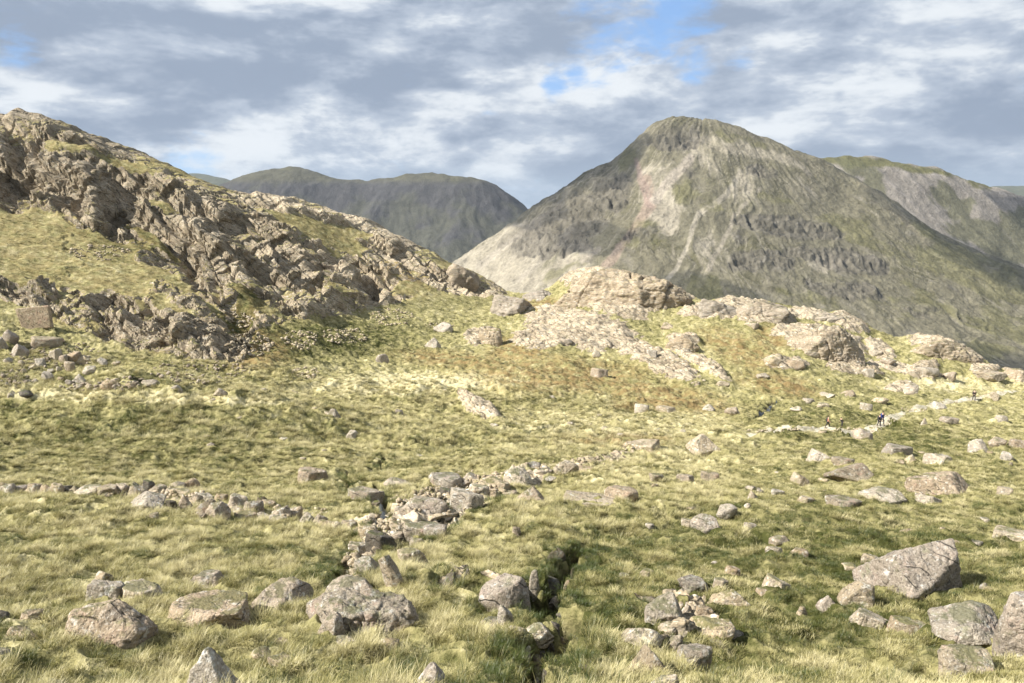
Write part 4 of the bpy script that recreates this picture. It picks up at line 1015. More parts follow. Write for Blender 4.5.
# --- right, middle distance
R(820, 878, 460, 486, 'wide pinkish outcrop with flat top right of the white pointed boulder', 'block', M_PINK, seed=151, depth=.6)
R(805, 834, 448, 463, 'pale slab rising behind the wide pinkish outcrop', 'slab', M_PALE, tilt=-18)
R(831, 854, 456, 466, 'dark notched stone between the pale slab and the wide pinkish outcrop', 'slab', M_PINK, name='stone', cat='stone')
R(787, 808, 471, 485, 'slanting pale stone left of the wide pinkish outcrop', 'slab', M_PALE, tilt=-20, name='stone', cat='stone')
R(859, 906, 487, 505, 'pale flat rock with a rusty left side below the wide pinkish outcrop', 'block', M_PALE)
R(825, 860, 495, 508, 'low pinkish rock left of the one with a rusty side', 'slab', M_PINK)
R(913, 944, 492, 504, 'smooth white flat rock below the streaked grey outcrop', 'round', M_PALE)
R(908, 974, 472, 498, 'broad grey outcrop with dark vertical streaks at right', 'round', M_ROCK, seed=156, depth=.6)
R(925, 952, 453, 466, 'smooth pale hump of rock above the streaked grey outcrop', 'round', M_PALE)
R(902, 917, 453, 464, 'pointed pale stone left of the smooth pale hump', 'point', M_PALE, name='stone', cat='stone')
R(969, 990, 438, 452, 'pale rock at the left end of the low rock line near the right edge', 'block', M_PALE)
R(988, 1008, 437, 448, 'dark fronted rock in the low rock line near the right edge', 'block', M_ROCK)
R(1006, 1030, 438, 449, 'right end of the low rock line, cut by the right edge of the photo', 'slab', M_ROCK)
R(1000, 1014, 451, 462, 'lone pale stone below the low rock line near the right edge', 'round', M_PALE, name='stone', cat='stone')
R(997, 1014, 486, 497, 'pale stone right of the streaked grey outcrop', 'slab', M_PALE, name='stone', cat='stone')
R(797, 814, 495, 504, 'small pale stone left of the low pinkish rock', 'slab', M_PALE, name='stone', cat='stone')
R(769, 791, 535, 548, 'slanting grey stone sunk in turf between the ditch group and the leaning boulder', 'slab', M_ROCK, name='stone', cat='stone', tilt=15)
R(882, 912, 443, 453, 'long low rock in grass above the wide pinkish outcrop', 'slab', M_PINK)
R(930, 948, 401, 411, 'bright pale rock on the verge of the trodden path', 'round', M_PALE, name='stone', cat='stone')
R(939, 958, 416, 425, 'rock in the darker grass right of the path bend', 'slab', M_ROCK, name='stone', cat='stone')
R(920, 929, 417, 426, 'pale upright stone right of the pair of walkers', 'point', M_PALE, name='stone', cat='stone')
R(995, 1010, 414, 422, 'pale flat stone far right below the lone walker', 'slab', M_PALE, name='stone', cat='stone')
R(984, 1000, 391, 400, 'white rock just right of the lone walker', 'point', M_PALE, name='stone', cat='stone')
R(860, 874, 402, 411, 'pale low stone above the pair of walkers', 'slab', M_PALE, name='stone', cat='stone')
R(870, 888, 396, 404, 'pale stone below the rock step behind the walkers', 'round', M_PALE, name='stone', cat='stone')
R(853, 875, 428, 439, 'jumble of grey rock beside the path between the walkers', 'block', M_ROCK, name='boulder')
R(890, 918, 382, 396, 'dark sided rock step above the path', 'block', M_OUT, seed=181)
R(943, 956, 371, 383, 'blocky rock with a black hollow on its right, above the path', 'block', M_ROCK, seed=183)
R(975, 1004, 369, 385, 'blocky rock band under the skyline near the right edge', 'block', M_OUT, seed=185)
R(861, 875, 368, 379, 'pale stone with shaded underside on the knoll slope', 'block', M_PALE, name='stone', cat='stone')
# --- left edge field of slabs
R(17, 52, 305, 331, 'brown rectangular slab standing on edge under the dark overhang at left', 'plate', M_SLAB, name='rock_slab', cat='slab', depth=.3, seed=203, sink=.1, rough=.4, tilt=9)
R(28, 61, 336, 350, 'flat brown slab lying level below the standing rectangular one', 'slab', M_PINK, name='rock_slab', cat='slab', seed=205)
R(9, 27, 343, 358, 'tilted grey slab left of the level brown one', 'slab', M_ROCK, name='rock_slab', cat='slab', tilt=-25)
R(1, 17, 329, 344, 'dark leaning slab near the left edge above the tilted grey one', 'slab', M_ROCK, name='rock_slab', cat='slab', tilt=-30)
R(-8, 7, 336, 352, 'pale block cut by the left edge beside the leaning slabs', 'block', M_PALE)
R(50, 61, 348, 362, 'pale upright block at the left end of the block cluster', 'block', M_PALE)
R(59, 69, 354, 365, 'small grey block between the pale upright one and the two-faced one', 'block', M_ROCK, name='stone', cat='stone')
R(66, 80, 351, 364, 'two-faced block, one side white and the other dark, in the cluster', 'block', M_ROCK)
R(74, 94, 354, 367, 'wide pale wedge at the right end of the block cluster', 'point', M_PALE)
R(64, 75, 361, 373, 'grey cube directly under the two-faced block', 'block', M_ROCK, name='stone', cat='stone')
R(84, 97, 365, 376, 'rounded pale stone down-slope of the wide pale wedge', 'round', M_PALE, name='stone', cat='stone')
R(73, 87, 373, 385, 'pale slanting stone in the lower cluster of the slab field', 'point', M_PALE, name='stone', cat='stone')
R(41, 54, 371, 383, 'pale cube stone on its own left of the lower cluster', 'block', M_PALE, name='stone', cat='stone')
R(34, 45, 358, 368, 'light stone on rubble below the level brown slab', 'block', M_PALE, name='stone', cat='stone')
R(102, 121, 379, 392, 'broad low pale rock at the right end of the slab field', 'round', M_ROCK)
R(15, 33, 389, 399, 'dark humped rock on the grass crest at far left', 'round', M_DARK)
R(7, 17, 390, 399, 'pale stone touching the dark humped rock on the grass crest', 'round', M_PALE, name='stone', cat='stone')
for i, (a_, b_, c_, d_) in enumerate([(66, 73, 379, 386), (75, 83, 383, 390), (85, 93, 383, 390), (93, 103, 384, 390), (97, 108, 357, 366), (28, 36, 364, 370), (20, 27, 368, 374), (48, 55, 368, 374), (112, 120, 360, 367), (4, 12, 357, 364), (30, 38, 378, 384), (56, 62, 366, 372), (58, 64, 376, 381), (18, 24, 360, 366), (5, 10, 381, 387), (124, 136, 382, 390), (142, 158, 379, 388), (170, 182, 384, 391)]):
    R(a_, b_, c_, d_, 'small pale angular stone scattered among the slabs below the crag at left', 'block', M_PALE if i % 3 else M_ROCK, name='stone', cat='stone', group='small stones of the slab field at left')
# --- tumbled line of stones across the left
LINE = [(26, 41, 483, 494, 'p'), (40, 52, 484, 493, 'g'), (50, 63, 484, 494, 'p'), (62, 72, 485, 492, 'd'), (76, 101, 486, 497, 'p'), (100, 118, 485, 495, 'p'), (114, 129, 482, 492, 'g'), (128, 145, 482, 496, 'p'),
        (144, 154, 480, 489, 'd'), (150, 167, 484, 492, 'p'), (129, 164, 494, 508, 'p'), (165, 180, 488, 496, 'g'), (172, 184, 481, 489, 'g'), (182, 199, 478, 490, 'g'), (176, 192, 488, 496, 'p'), (180, 193, 494, 508, 'g'),
        (192, 213, 499, 515, 'k'), (198, 214, 493, 502, 'p'), (193, 202, 494, 502, 'g'), (206, 228, 502, 519, 'g'), (228, 247, 494, 509, 'p'), (244, 263, 500, 515, 'r'), (227, 243, 507, 516, 'p'), (237, 258, 511, 519, 'g'),
        (256, 272, 512, 520, 'p'), (258, 267, 496, 503, 'd'), (262, 276, 500, 508, 'g'), (272, 290, 506, 519, 'p'), (287, 302, 506, 519, 'g'), (270, 286, 515, 522, 'p'), (300, 314, 512, 522, 'p'), (196, 206, 512, 519, 'g'),
        (166, 176, 500, 508, 'd'), (0, 14, 484, 493, 'p'), (12, 26, 485, 492, 'g'), (-8, 4, 482, 490, 'g'), (150, 158, 512, 518, 'p'), (312, 326, 514, 523, 'g'), (214, 226, 494, 502, 'g'), (103, 113, 492, 498, 'd')]
LM = {'p': M_PALE, 'g': M_ROCK, 'd': M_DARK, 'k': M_PINK, 'r': M_PINK}
special = {(244, 263): 'rusty orange rounded stone in the tumbled line across the left', (129, 164): 'longest pale flat stone of the tumbled line across the left, in its front row', (206, 228): 'large grey stone with pale top in the tumbled line, left of the tall pale one',
           (228, 247): 'tall pale stone in the tumbled line just left of the rusty orange one', (76, 101): 'long flat whitish stone in the thin left half of the tumbled line', (192, 213): 'pinkish block in the front of the tumbled line, left of the large grey stone'}
for i, (a_, b_, c_, d_, k_) in enumerate(LINE):
    lab = special.get((a_, b_))
    gx_, gy_ = (b_ - a_) * .08, (d_ - c_) * .12
    R(a_ - gx_, b_ + gx_, c_ - gy_, d_ + gy_, lab or 'stone of the tumbled line that crosses the grass on the left', ['round', 'block', 'slab'][i % 3], LM[k_], name='stone', cat='stone', group=None if lab else 'stones of the tumbled line on the left')
# --- stony stream bed
BED = [(319, 332, 516, 527, 'g'), (325, 341, 516, 528, 'p'), (341, 356, 516, 528, 'p'), (350, 362, 524, 534, 'g'), (357, 377, 516, 536, 'p'), (389, 404, 516, 529, 'p'), (402, 416, 516, 526, 'p'), (404, 446, 489, 513, 'g'), (451, 482, 481, 507, 'p'),
       (418, 455, 504, 520, 'p'), (405, 438, 515, 535, 'k'), (437, 452, 505, 519, 'p'), (426, 461, 468, 486, 'k'), (384, 410, 474, 486, 'g'), (348, 382, 481, 499, 'k'), (478, 504, 474, 487, 'p'), (350, 367, 537, 552, 'p'), (456, 470, 476, 486, 'g'),
       (470, 488, 480, 494, 'p'), (484, 500, 486, 497, 'g'), (440, 455, 484, 494, 'd'), (446, 462, 492, 504, 'p'), (395, 410, 503, 514, 'g'), (410, 424, 534, 545, 'k'), (425, 445, 520, 534, 'g'), (392, 403, 528, 538, 'g'), (376, 386, 508, 517, 'd'), (372, 382, 498, 506, 'd'), (380, 390, 518, 526, 'd'),
       (346, 356, 566, 576, 'd'), (340, 350, 572, 582, 'd'), (352, 360, 560, 568, 'd'), (497, 510, 478, 488, 'p'), (462, 478, 470, 479, 'g'), (536, 552, 466, 474, 'g'), (524, 540, 458, 467, 'k'), (576, 594, 464, 472, 'g'), (540, 556, 474, 482, 'p'),
       (414, 428, 500, 508, 'p'), (430, 444, 498, 507, 'p'), (500, 516, 487, 497, 'g')]
special = {(357, 377): 'square white stone at the right end of the white row beside the dark water', (389, 404): 'white stone right of the dark water gap', (404, 446): 'broad grey bedrock slab above the white stones in the stream bed', (451, 482): 'pale cracked slab, palest large rock of the stream bed',
           (405, 438): 'brown-purple slab lying lowest in the stream bed', (426, 461): 'rough brown rock along the top edge of the stream bed', (348, 382): 'brownish rock on the left bank at the stream head', (350, 367): 'pale rounded rock left of the dark wet rock in the stream'}
for i, (a_, b_, c_, d_, k_) in enumerate(BED):
    lab = special.get((a_, b_))
    dk = k_ == 'd'
    gx_, gy_ = (b_ - a_) * .08, (d_ - c_) * .12
    R(a_ - gx_, b_ + gx_, c_ + 2 * gy_, d_ + gy_, lab or ('dark wet stone in the shadowed gaps of the stream' if dk else 'sunlit stone of the stony stream bed in the centre'), ['slab', 'block', 'slab', 'round'][i % 4], LM[k_], name='boulder' if lab and b_ - a_ > 25 else 'stone', cat='boulder' if lab and b_ - a_ > 25 else 'stone',
      group=None if lab else ('dark wet stones in the stream gaps' if dk else 'stones of the stream bed in the centre'))
# --- knoll outcrops on the skyline and below it
def O(*a, **k):
    k.setdefault('name', 'rock_outcrop'); k.setdefault('cat', 'rock outcrop'); k.setdefault('mat', M_OUT); k.setdefault('kind', 'dome'); k.setdefault('rough', 1.5); k.setdefault('sink', 1.0)
    return rock(*a, **k)
O(547, 694, 268, 306, 'biggest pale rock dome on the skyline under the mountain', seed=301, depth=.5, sub=7, tilt=-4)
0 and O(588, 652, 291, 322, 'second rock dome in front of the biggest skyline dome', seed=308, depth=.5)
O(522, 556, 289, 303, 'small yellowish knob left of the biggest skyline dome', seed=312)
O(695, 742, 298, 314, 'left one of two flat pale skyline rocks right of the biggest dome, dark crack underneath', seed=316, depth=.5)
O(735, 790, 300, 318, 'right one of two flat pale skyline rocks right of the biggest dome', seed=318, depth=.5)
0 and O(678, 722, 308, 330, 'rounded pale rock face below the flat skyline rocks', seed=320, depth=.5)
O(779, 868, 322, 364, 'wide pale ice-smoothed slab on the right knoll with a dark lower edge', seed=325, depth=.5, sub=7)
O(802, 845, 311, 323, 'thin pale rock rim on the skyline above the wide ice-smoothed slab', seed=328, depth=.4)
O(905, 984, 338, 362, 'last long rock ridge on the skyline at right', seed=331, depth=.4, tilt=-10, sub=6)
O(1004, 1030, 368, 384, 'broken rock at the right end of the skyline', seed=334)
O(488, 534, 294, 318, 'broken boulders on the crest where the left crag ends', seed=337, kind='block')
O(478, 503, 327, 346, 'dark flecked outcrop in the hollow under the crest boulders', seed=340, kind='block')
O(461, 504, 327, 350, 'low knobbly outcrop in the hollow right of the peaked rock', seed=341, kind='block') if False else None
O(664, 699, 335, 350, 'oval pale outcrop in brown grass right of the long slabs', seed=343)
0 and O(461, 501, 404, 424, 'slanting grey rock slab in the middle of the moor below the brown patch', seed=346, kind='slab', mat=M_ROCK, tilt=-16)
O(440, 480, 263, 293, 'white sunlit rock nose at the end of the left crag', seed=349, kind='block')
for i, (a_, b_, c_, d_) in enumerate([(590, 608, 367, 379), (592, 601, 350, 359), (646, 658, 349, 357), (660, 675, 322, 330), (745, 760, 322, 330), (764, 784, 356, 368), (784, 806, 360, 370), (715, 730, 380, 387), (870, 884, 350, 358), (880, 896, 357, 366), (915, 938, 366, 377), (820, 836, 392, 399), (560, 572, 338, 345), (756, 770, 373, 380), (802, 816, 398, 405), (838, 856, 389, 397), (815, 830, 402, 409), (790, 802, 406, 413)]):
    R(a_, b_, c_, d_, 'small rock showing through the grass of the far knolls', 'block' if i % 2 else 'slab', M_PALE if i % 3 else M_ROCK, name='stone', cat='stone', group='small rocks on the far knolls')
# --- thinly scattered small stones on the turf
rs = np.random.RandomState(77)
for i in range(34):
    u = rs.uniform(600, 1010); v = 425 + 240 * rs.uniform() ** 1.6; s = rs.uniform(3, 7) * (0.6 + (v - 400) / 330)
    if any(abs(u - q) < 30 for q in ()) : continue
    R(u - s, u + s, v - s * .55, v + s * .35, 'small stone sunk in the turf of the right slope', ['slab', 'round', 'block'][i % 3], M_PALE if i % 2 else M_ROCK, name='stone', cat='stone', group='small stones in the turf of the right slope')
for i in range(22):
    u = rs.uniform(200, 600); v = rs.uniform(385, 470); s = rs.uniform(2.5, 5)
    R(u - s, u + s, v - s * .6, v + s * .35, 'small stone sunk in the grass of the hollow', ['slab', 'round', 'block'][i % 3], M_PALE if i % 2 else M_ROCK, name='stone', cat='stone', group='small stones in the grass of the hollow')

# every plain stone is told apart by the nearest rock one can find, and by its order out from it
MARKS = [('the large grey boulder at lower left', 112, 625), ('the big pinkish boulder', 360, 618), ('the broad whitish boulder by the ditch', 505, 592), ('the reddish brown boulder', 664, 608),
         ('the long pale pointed boulder', 728, 597), ('the largest leaning boulder', 915, 572), ('the white pointed boulder', 703, 447), ('the touching pair of boulders', 712, 518), ('the wide pinkish outcrop', 848, 473),
         ('the streaked grey outcrop', 940, 485), ('the domed stream boulder', 518, 477), ('the long yellow-ended flat rock', 588, 500), ('the pair of walkers', 880, 420), ('the lone walker', 973, 396),
         ('the rusty orange stone', 253, 507), ('the longest flat stone of the line', 146, 501), ('the brown standing slab', 35, 317), ('the wide pale wedge', 84, 360), ('the broad pale slab-field rock', 111, 385),
         ('the biggest skyline dome', 605, 285), ('the wide ice-smoothed slab', 823, 343), ('the peaked rock', 432, 343), ('the two bracken stones', 655, 408),
         ('the square white stone', 367, 526), ('the palest cracked slab', 466, 494), ('the rock at the stream head', 312, 475), ('the dark humped rock', 24, 394), ('the last skyline ridge', 945, 350), ('the oval outcrop', 681, 342),
         ('the long whitish line stone', 88, 491), ('the low rock line', 990, 444), ('the brown-purple slab', 421, 525)]
def compass(du, dv):
    k = int(round(math.degrees(math.atan2(dv, du)) / 45)) % 8
    return ['right of', 'below right of', 'below', 'below left of', 'left of', 'above left of', 'above', 'above right of'][k]
ORD = ['nearest', 'second', 'third', 'fourth', 'fifth', 'sixth', 'seventh', 'eighth', 'ninth', 'tenth', 'eleventh', 'twelfth']
slots = {}
for i, (o, cu, cv, look, g) in enumerate(PLAIN):
    for m, mu, mv in MARKS:
        d = math.hypot(cu - mu, (cv - mv) * 1.6)
        slots.setdefault((m, compass(cu - mu, cv - mv)), []).append((d, i))
best = {}
for (m, c), lst in slots.items():
    for r_, (d, i) in enumerate(sorted(lst)):
        sc_ = d + 25 * r_
        if i not in best or sc_ < best[i][0]: best[i] = (sc_, m, c, r_)
for i, (o, cu, cv, look, g) in enumerate(PLAIN):
    sc_, m, c, r_ = best[i]
    o['label'] = ('small %s stone, %s one %s %s' % (look, ORD[min(r_, 11)], c, m))

# --- scree: nobody could count it
def scree(name, label, ellipses, n, smin, smax, seed, mat):
    rs = np.random.RandomState(seed); V_, F_ = [], []; off = 0
    d, f = ico(1)
    tot = sum(e[2] * e[3] for e in ellipses)
    for (cu, cv, ru, rv_) in ellipses:
        for k in range(int(n * ru * rv_ / tot)):
            r = math.sqrt(rs.uniform()) ; th = rs.uniform(0, 6.283)
            x, y, z = hit(cu + ru * r * math.cos(th), cv + rv_ * r * math.sin(th))
            s = smin * (smax / smin) ** (rs.uniform() ** 1.8)
            q = d * (1 + rs.uniform(-.3, .3, (len(d), 1))) * np.array([s * rs.uniform(.7, 1.3), s * rs.uniform(.6, 1.1), s * rs.uniform(.4, .9)]) * .5
            c_, s_ = math.cos(th), math.sin(th)
            q = np.stack([q[:, 0] * c_ - q[:, 1] * s_, q[:, 0] * s_ + q[:, 1] * c_, q[:, 2]], 1) + (x, y, z + s * .12)
            V_.append(q); F_.append(f + off); off += len(d)
    me = bpy.data.meshes.new(name); raw_mesh(me, np.vstack(V_), np.vstack(F_), False); me.materials.append(mat)
    o = bpy.data.objects.new(name, me); COL.objects.link(o); tag(o, label, 'scree', kind='stuff'); return o
scree('scree', 'loose grey scree spilling below the left crag into the hollow', [(100, 253, 32, 8), (345, 336, 24, 8), (392, 317, 22, 9), (305, 373, 14, 6), (300, 340, 18, 10), (240, 320, 14, 8), (250, 345, 24, 12), (440, 325, 16, 3)], 900, .22, .8, 5, M_PALE)
scree('rubble', 'fine rubble lying among the slabs below the dark overhang', [(28, 358, 26, 12), (15, 378, 16, 10), (85, 385, 26, 6), (125, 384, 26, 7), (60, 355, 40, 14), (200, 372, 50, 12)], 900, .14, .55, 6, M_ROCK)
scree('streambed_gravel', 'pale gravel and cobbles along the stream runs', [(610, 461, 20, 4), (585, 458, 14, 4), (440, 500, 50, 12), (470, 492, 34, 9), (380, 523, 14, 8), (560, 468, 24, 7), (350, 570, 10, 12), (300, 512, 30, 5), (150, 492, 70, 6), (480, 476, 30, 5), (620, 447, 16, 3), (860, 432, 10, 3)], 1300, .07, .34, 7, M_PALE)
scree('path_gravel', 'pale trodden grit of the path where the walkers are', [(800, 429, 20, 1.6), (840, 430, 20, 1.8), (875, 430, 8, 3), (890, 420, 9, 5), (915, 409, 14, 3), (945, 402, 18, 2), (980, 397, 14, 1.6), (765, 431, 22, 1.5)], 420, .10, .36, 8, M_PALE)

# ------------------------------------------------------------------ trodden path, stream water
def ribbon(name, pts, width, lift, mat, n=160, across=7, jit=0.35, seed=1):
    P = np.array([hit(u, v)[:2] for u, v in pts]); s = np.concatenate([[0], np.cumsum(np.hypot(*np.diff(P, axis=0).T))])
    t = np.linspace(0, s[-1], n); X = np.interp(t, s, P[:, 0]); Y = np.interp(t, s, P[:, 1])
    tx = np.gradient(X); ty = np.gradient(Y); L = np.hypot(tx, ty); nx, ny = -ty / L, tx / L
    wv = width * (1 + jit * fbm2(t / (3 * width), t * 0 + seed, 3, seed)) / 2
    wv = wv * np.minimum(1, np.minimum(t, s[-1] - t) / width + 0.25)
    k = np.linspace(-1, 1, across)[:, None]
    GX = X + nx * wv * k; GY = Y + ny * wv * k + 0.25 * jit * width * fbm2(GX_ := X[None] + 0 * k, Y[None] + k, 3, seed + 4) * np.abs(k)
    GZ = Hxy(GX.ravel(), GY.ravel()).reshape(GX.shape) + lift - 0.25 * (np.abs(k) ** 4) * np.ones_like(GX) * (lift * 2.2)
    o = grid_mesh(name, GX, GY, GZ, mat); tag(o, kind='structure'); return o
def grit_mat():
    m, n = newmat('path_grit')
    P = n.node('ShaderNodeNewGeometry').outputs['Position']
    k = n.noise(P, 1.8, 6, 0.7); k2 = n.noise(P, 7.0, 4, 0.7)
    c = n.mix(n.ramp(k, 0.35, 0.6), (0.26, 0.23, 0.16), (0.42, 0.39, 0.31))
    c = n.mix(n.math('MULTIPLY', n.ramp(k2, 0.35, 0.48, 1, 0), 0.6), c, (0.22, 0.20, 0.09))
    b = n.node('ShaderNodeBump', {'Height': k2, 'Strength': .8, 'Distance': .08})
    s = n.node('ShaderNodeBsdfPrincipled', {'Base Color': c, 'Roughness': .95, 'Normal': b.outputs[0]}); n.node('ShaderNodeOutputMaterial', {0: s.outputs[0]}); return m
def water_mat():
    m, n = newmat('stream_water')
    P = n.node('ShaderNodeNewGeometry').outputs['Position']
    b = n.node('ShaderNodeBump', {'Height': n.noise(P, 6.0, 3, .6), 'Strength': .5, 'Distance': .05})
    s = n.node('ShaderNodeBsdfPrincipled', {'Base Color': (0.03, 0.034, 0.038, 1), 'Roughness': .3, 'Normal': b.outputs[0]}); n.node('ShaderNodeOutputMaterial', {0: s.outputs[0]}); return m
M_GRIT = grit_mat(); M_WATER = water_mat()
ribbon('path', PATH, 1.35, 0.07, M_GRIT, 260, seed=3)
ribbon('stream', [(776, 401), (769, 407), (759, 416)], 0.6, 0.10, M_WATER, 40, seed=4)
ribbon('stream', [(376, 496), (384, 515), (378, 530)], 0.35, 0.10, M_WATER, 40, seed=5)
False and ribbon('stream', [(556, 600), (560, 620), (554, 645), (536, 668)], 0.22, 0.06, M_WATER, 40, seed=6)
ribbon('stream', [(700, 240 + 70), (716, 310), (735, 309)], 1.2, 0.05, M_WATER, 30, seed=8) if False else None

# ------------------------------------------------------------------ walkers on the path
M_SKIN = simple_mat('skin', (0.52, 0.34, 0.25), 0.6, .08)
def cloth(name, c): return simple_mat(name, c, .9, .15, 9)
M_BLACK = cloth('black_cloth', (0.018, 0.018, 0.022)); M_NAVY = cloth('navy_cloth', (0.02, 0.035, 0.16)); M_COAL = cloth('charcoal_cloth', (0.03, 0.03, 0.035))
M_SALMON = cloth('salmon_cloth', (0.45, 0.20, 0.13)); M_GREY = cloth('grey_cloth', (0.16, 0.17, 0.19)); M_HAIRB = cloth('brown_hair', (0.03, 0.02, 0.014)); M_BOOT = cloth('boot_leather', (0.05, 0.035, 0.025))

def skin_mesh(name, joints, edges, mat, parent=None, sub=1):
    """one continuous surface grown round a joint skeleton: joints = [(x,y,z,radius)]"""
    me = bpy.data.meshes.new(name)
    me.from_pydata([j[:3] for j in joints], edges, [])
    o = bpy.data.objects.new(name, me); COL.objects.link(o)
    md = o.modifiers.new('skin', 'SKIN'); 
    sk = me.skin_vertices[0].data if me.skin_vertices else None
    if sk is None:
        bm = bmesh.new(); bm.from_mesh(me); bm.verts.layers.skin.verify(); bm.to_mesh(me); bm.free(); sk = me.skin_vertices[0].data
    for i, j in enumerate(joints):
        r = j[3] if len(j) == 4 else None
        sk[i].radius = (j[3], j[4]) if len(j) > 4 else (j[3], j[3])
        sk[i].use_root = i == 0
    md.use_smooth_shade = True
    s = o.modifiers.new('sub', 'SUBSURF'); s.levels = sub; s.render_levels = sub
    dg = bpy.context.evaluated_depsgraph_get(); ev = o.evaluated_get(dg)
    me2 = bpy.data.meshes.new_from_object(ev); o.modifiers.clear(); o.data = me2
    me2.materials.clear(); me2.materials.append(mat)
    if parent: o.parent = parent
    return o

def lump(name, c, r, mat, parent, rot=(0, 0, 0), box=0.0):
    bm = bmesh.new(); bmesh.ops.create_icosphere(bm, subdivisions=3, radius=1)
    for v in bm.verts:
        p = v.co
        if box:
            e = 1 - box; p = Vector([math.copysign(abs(q) ** e, q) for q in p])
            p = p / max(1, 1)
        v.co = Vector((p.x * r[0], p.y * r[1], p.z * r[2]))
    bmesh.ops.rotate(bm, verts=bm.verts, cent=(0, 0, 0), matrix=Euler(rot).to_matrix())
    bmesh.ops.translate(bm, verts=bm.verts, vec=c)
    me = bpy.data.meshes.new(name); bm.to_mesh(me); bm.free()
    for p in me.polygons: p.use_smooth = True
    me.materials.append(mat); o = bpy.data.objects.new(name, me); COL.objects.link(o); o.parent = parent; return o

def walker(u, v, hpx, label, face, jacket, trousers, pack, stride=0.28, lean=0.08, hat=None, side=1):
    x, y, z = hit(u, v)
    z = float(Hxy(x, y)[0])
    a, t = pix(u, v); dep = y * (CP - t * SP); H = 1.12 * hpx / F * dep / math.cos(math.atan(-t))
    k = H / 1.75
    r = bpy.data.objects.new('person', None); COL.objects.link(r); r.location = (x, y, z + 0.08); r.rotation_euler = (0, 0, face); r.scale = (k, k, k); r.empty_display_size = .3
    tag(r, label, 'person', 'walkers on the path')
    st = stride; L = lean
    hip = .93
    # skeleton, walking towards -Y (local)
    J = [(0, 0, hip, .13, .10), (0, -L * .5, 1.15, .125, .09), (0, -L, 1.38, .15, .09), (0, -L * 1.1, 1.50, .055, .055), (0, -L * 1.2, 1.60, .085, .095), (0, -L * 1.2 - .01, 1.70, .07, .08),
         (.09, 0, .88, .085), (.10, -st, .50, .06), (.10, -st * .95, .09, .042), (.10, -st - .13, .04, .035),
         (-.09, 0, .88, .085), (-.10, st * .35, .50, .06), (-.10, st * 1.1, .13, .042), (-.10, st * 1.0 - .08, .04, .035),
         (.19, -L, 1.37, .055), (.24, st * .35, 1.10, .042), (.23, st * .1 - .12, .90, .032), (.22, st * .1 - .2, .84, .03),
         (-.19, -L, 1.37, .055), (-.24, -st * .25, 1.10, .042), (-.22, -st * .9 - .08, .95, .032), (-.21, -st * .9 - .16, .92, .03)]
    E = [(0, 1), (1, 2), (2, 3), (3, 4), (4, 5), (0, 6), (6, 7), (7, 8), (8, 9), (0, 10), (10, 11), (11, 12), (12, 13), (2, 14), (14, 15), (15, 16), (16, 17), (2, 18), (18, 19), (19, 20), (20, 21)]
    skin_mesh('body', J, E, M_SKIN, r)
    def sub_(ids, grow, name, mat):
        idx = {q: n_ for n_, q in enumerate(ids)}
        js = [tuple(J[q][:3]) + tuple(rr + grow for rr in J[q][3:]) for q in ids]
        es = [(idx[a_], idx[b_]) for a_, b_ in E if a_ in idx and b_ in idx]
        return skin_mesh(name, js, es, mat, r)
    sub_([0, 1, 2, 14, 15, 16, 18, 19, 20], .022, 'jacket', jacket)
    sub_([0, 6, 7, 8, 10, 11, 12], .018, 'trousers', trousers)
    for sx, fy, fz in ((.10, -st - .08, .05), (-.10, st * 1.0 - .03, .07)): lump('boot', (sx, fy, fz), (.055, .14, .055), M_BOOT, r, box=.3)
    lump('hair', (0, -L * 1.2 + .02, 1.69), (.095, .105, .085), hat or M_HAIRB, r)
    if pack: lump('backpack', (0, -L + .20, 1.22), (.15, .11, .25), pack, r, rot=(L, 0, 0), box=.35)
    return r
walker(827.2, 428.5, 10.5, 'person in a salmon top and black trousers, leftmost of the walkers', math.radians(70), M_SALMON, M_BLACK, M_COAL)
walker(842.0, 427.5, 8.8, 'person all in black bending forward, between the salmon top and the pair', math.radians(-60), M_BLACK, M_BLACK, None, lean=.35)
walker(878.6, 427.2, 11.0, 'person in black on the left of the pair standing close together', math.radians(30), M_BLACK, M_BLACK, M_BLACK, stride=.15)
walker(881.6, 425.6, 12.0, 'person in a navy blue jacket on the right of the close pair', math.radians(20), M_NAVY, M_COAL, M_NAVY, stride=.2)
walker(973.6, 401.0, 9.8, 'lone person in dark clothes far along the path under the skyline', math.radians(-20), M_BLACK, M_BLACK, M_COAL)

# ------------------------------------------------------------------ grass
def grass_mat():
    m, n = newmat('grass_blades')
    rnd = n.attr('rnd'); tip = n.attr('tip')
    tint = n.attr('tint', 'INSTANCER'); brn = n.attr('brn', 'INSTANCER')
    k = n.math('ADD', n.math('MULTIPLY', rnd, 0.45), n.math('MULTIPLY', tint, 0.85))
    c = n.mix(n.ramp(k, 0.25, 0.62), (0.066, 0.090, 0.016), (0.385, 0.345, 0.13))
    c = n.mix(n.ramp(k, 0.62, 1.05), c, (0.66, 0.59, 0.33))
    c = n.mix(n.math('MULTIPLY', brn, 0.65), c, (0.24, 0.15, 0.065))
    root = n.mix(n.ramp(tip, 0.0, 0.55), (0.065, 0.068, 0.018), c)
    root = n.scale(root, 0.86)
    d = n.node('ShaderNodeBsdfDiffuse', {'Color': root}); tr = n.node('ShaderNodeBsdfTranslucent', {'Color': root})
    g = n.node('ShaderNodeBsdfGlossy', {'Color': (1, 1, 1, 1), 'Roughness': .45})
    mx = n.node('ShaderNodeMixShader', {0: 0.32, 1: d.outputs[0], 2: tr.outputs[0]})
    mx2 = n.node('ShaderNodeMixShader', {0: 0.025, 1: mx.outputs[0], 2: g.outputs[0]})
    n.node('ShaderNodeOutputMaterial', {0: mx2.outputs[0]}); return m
M_GRASS = grass_mat()

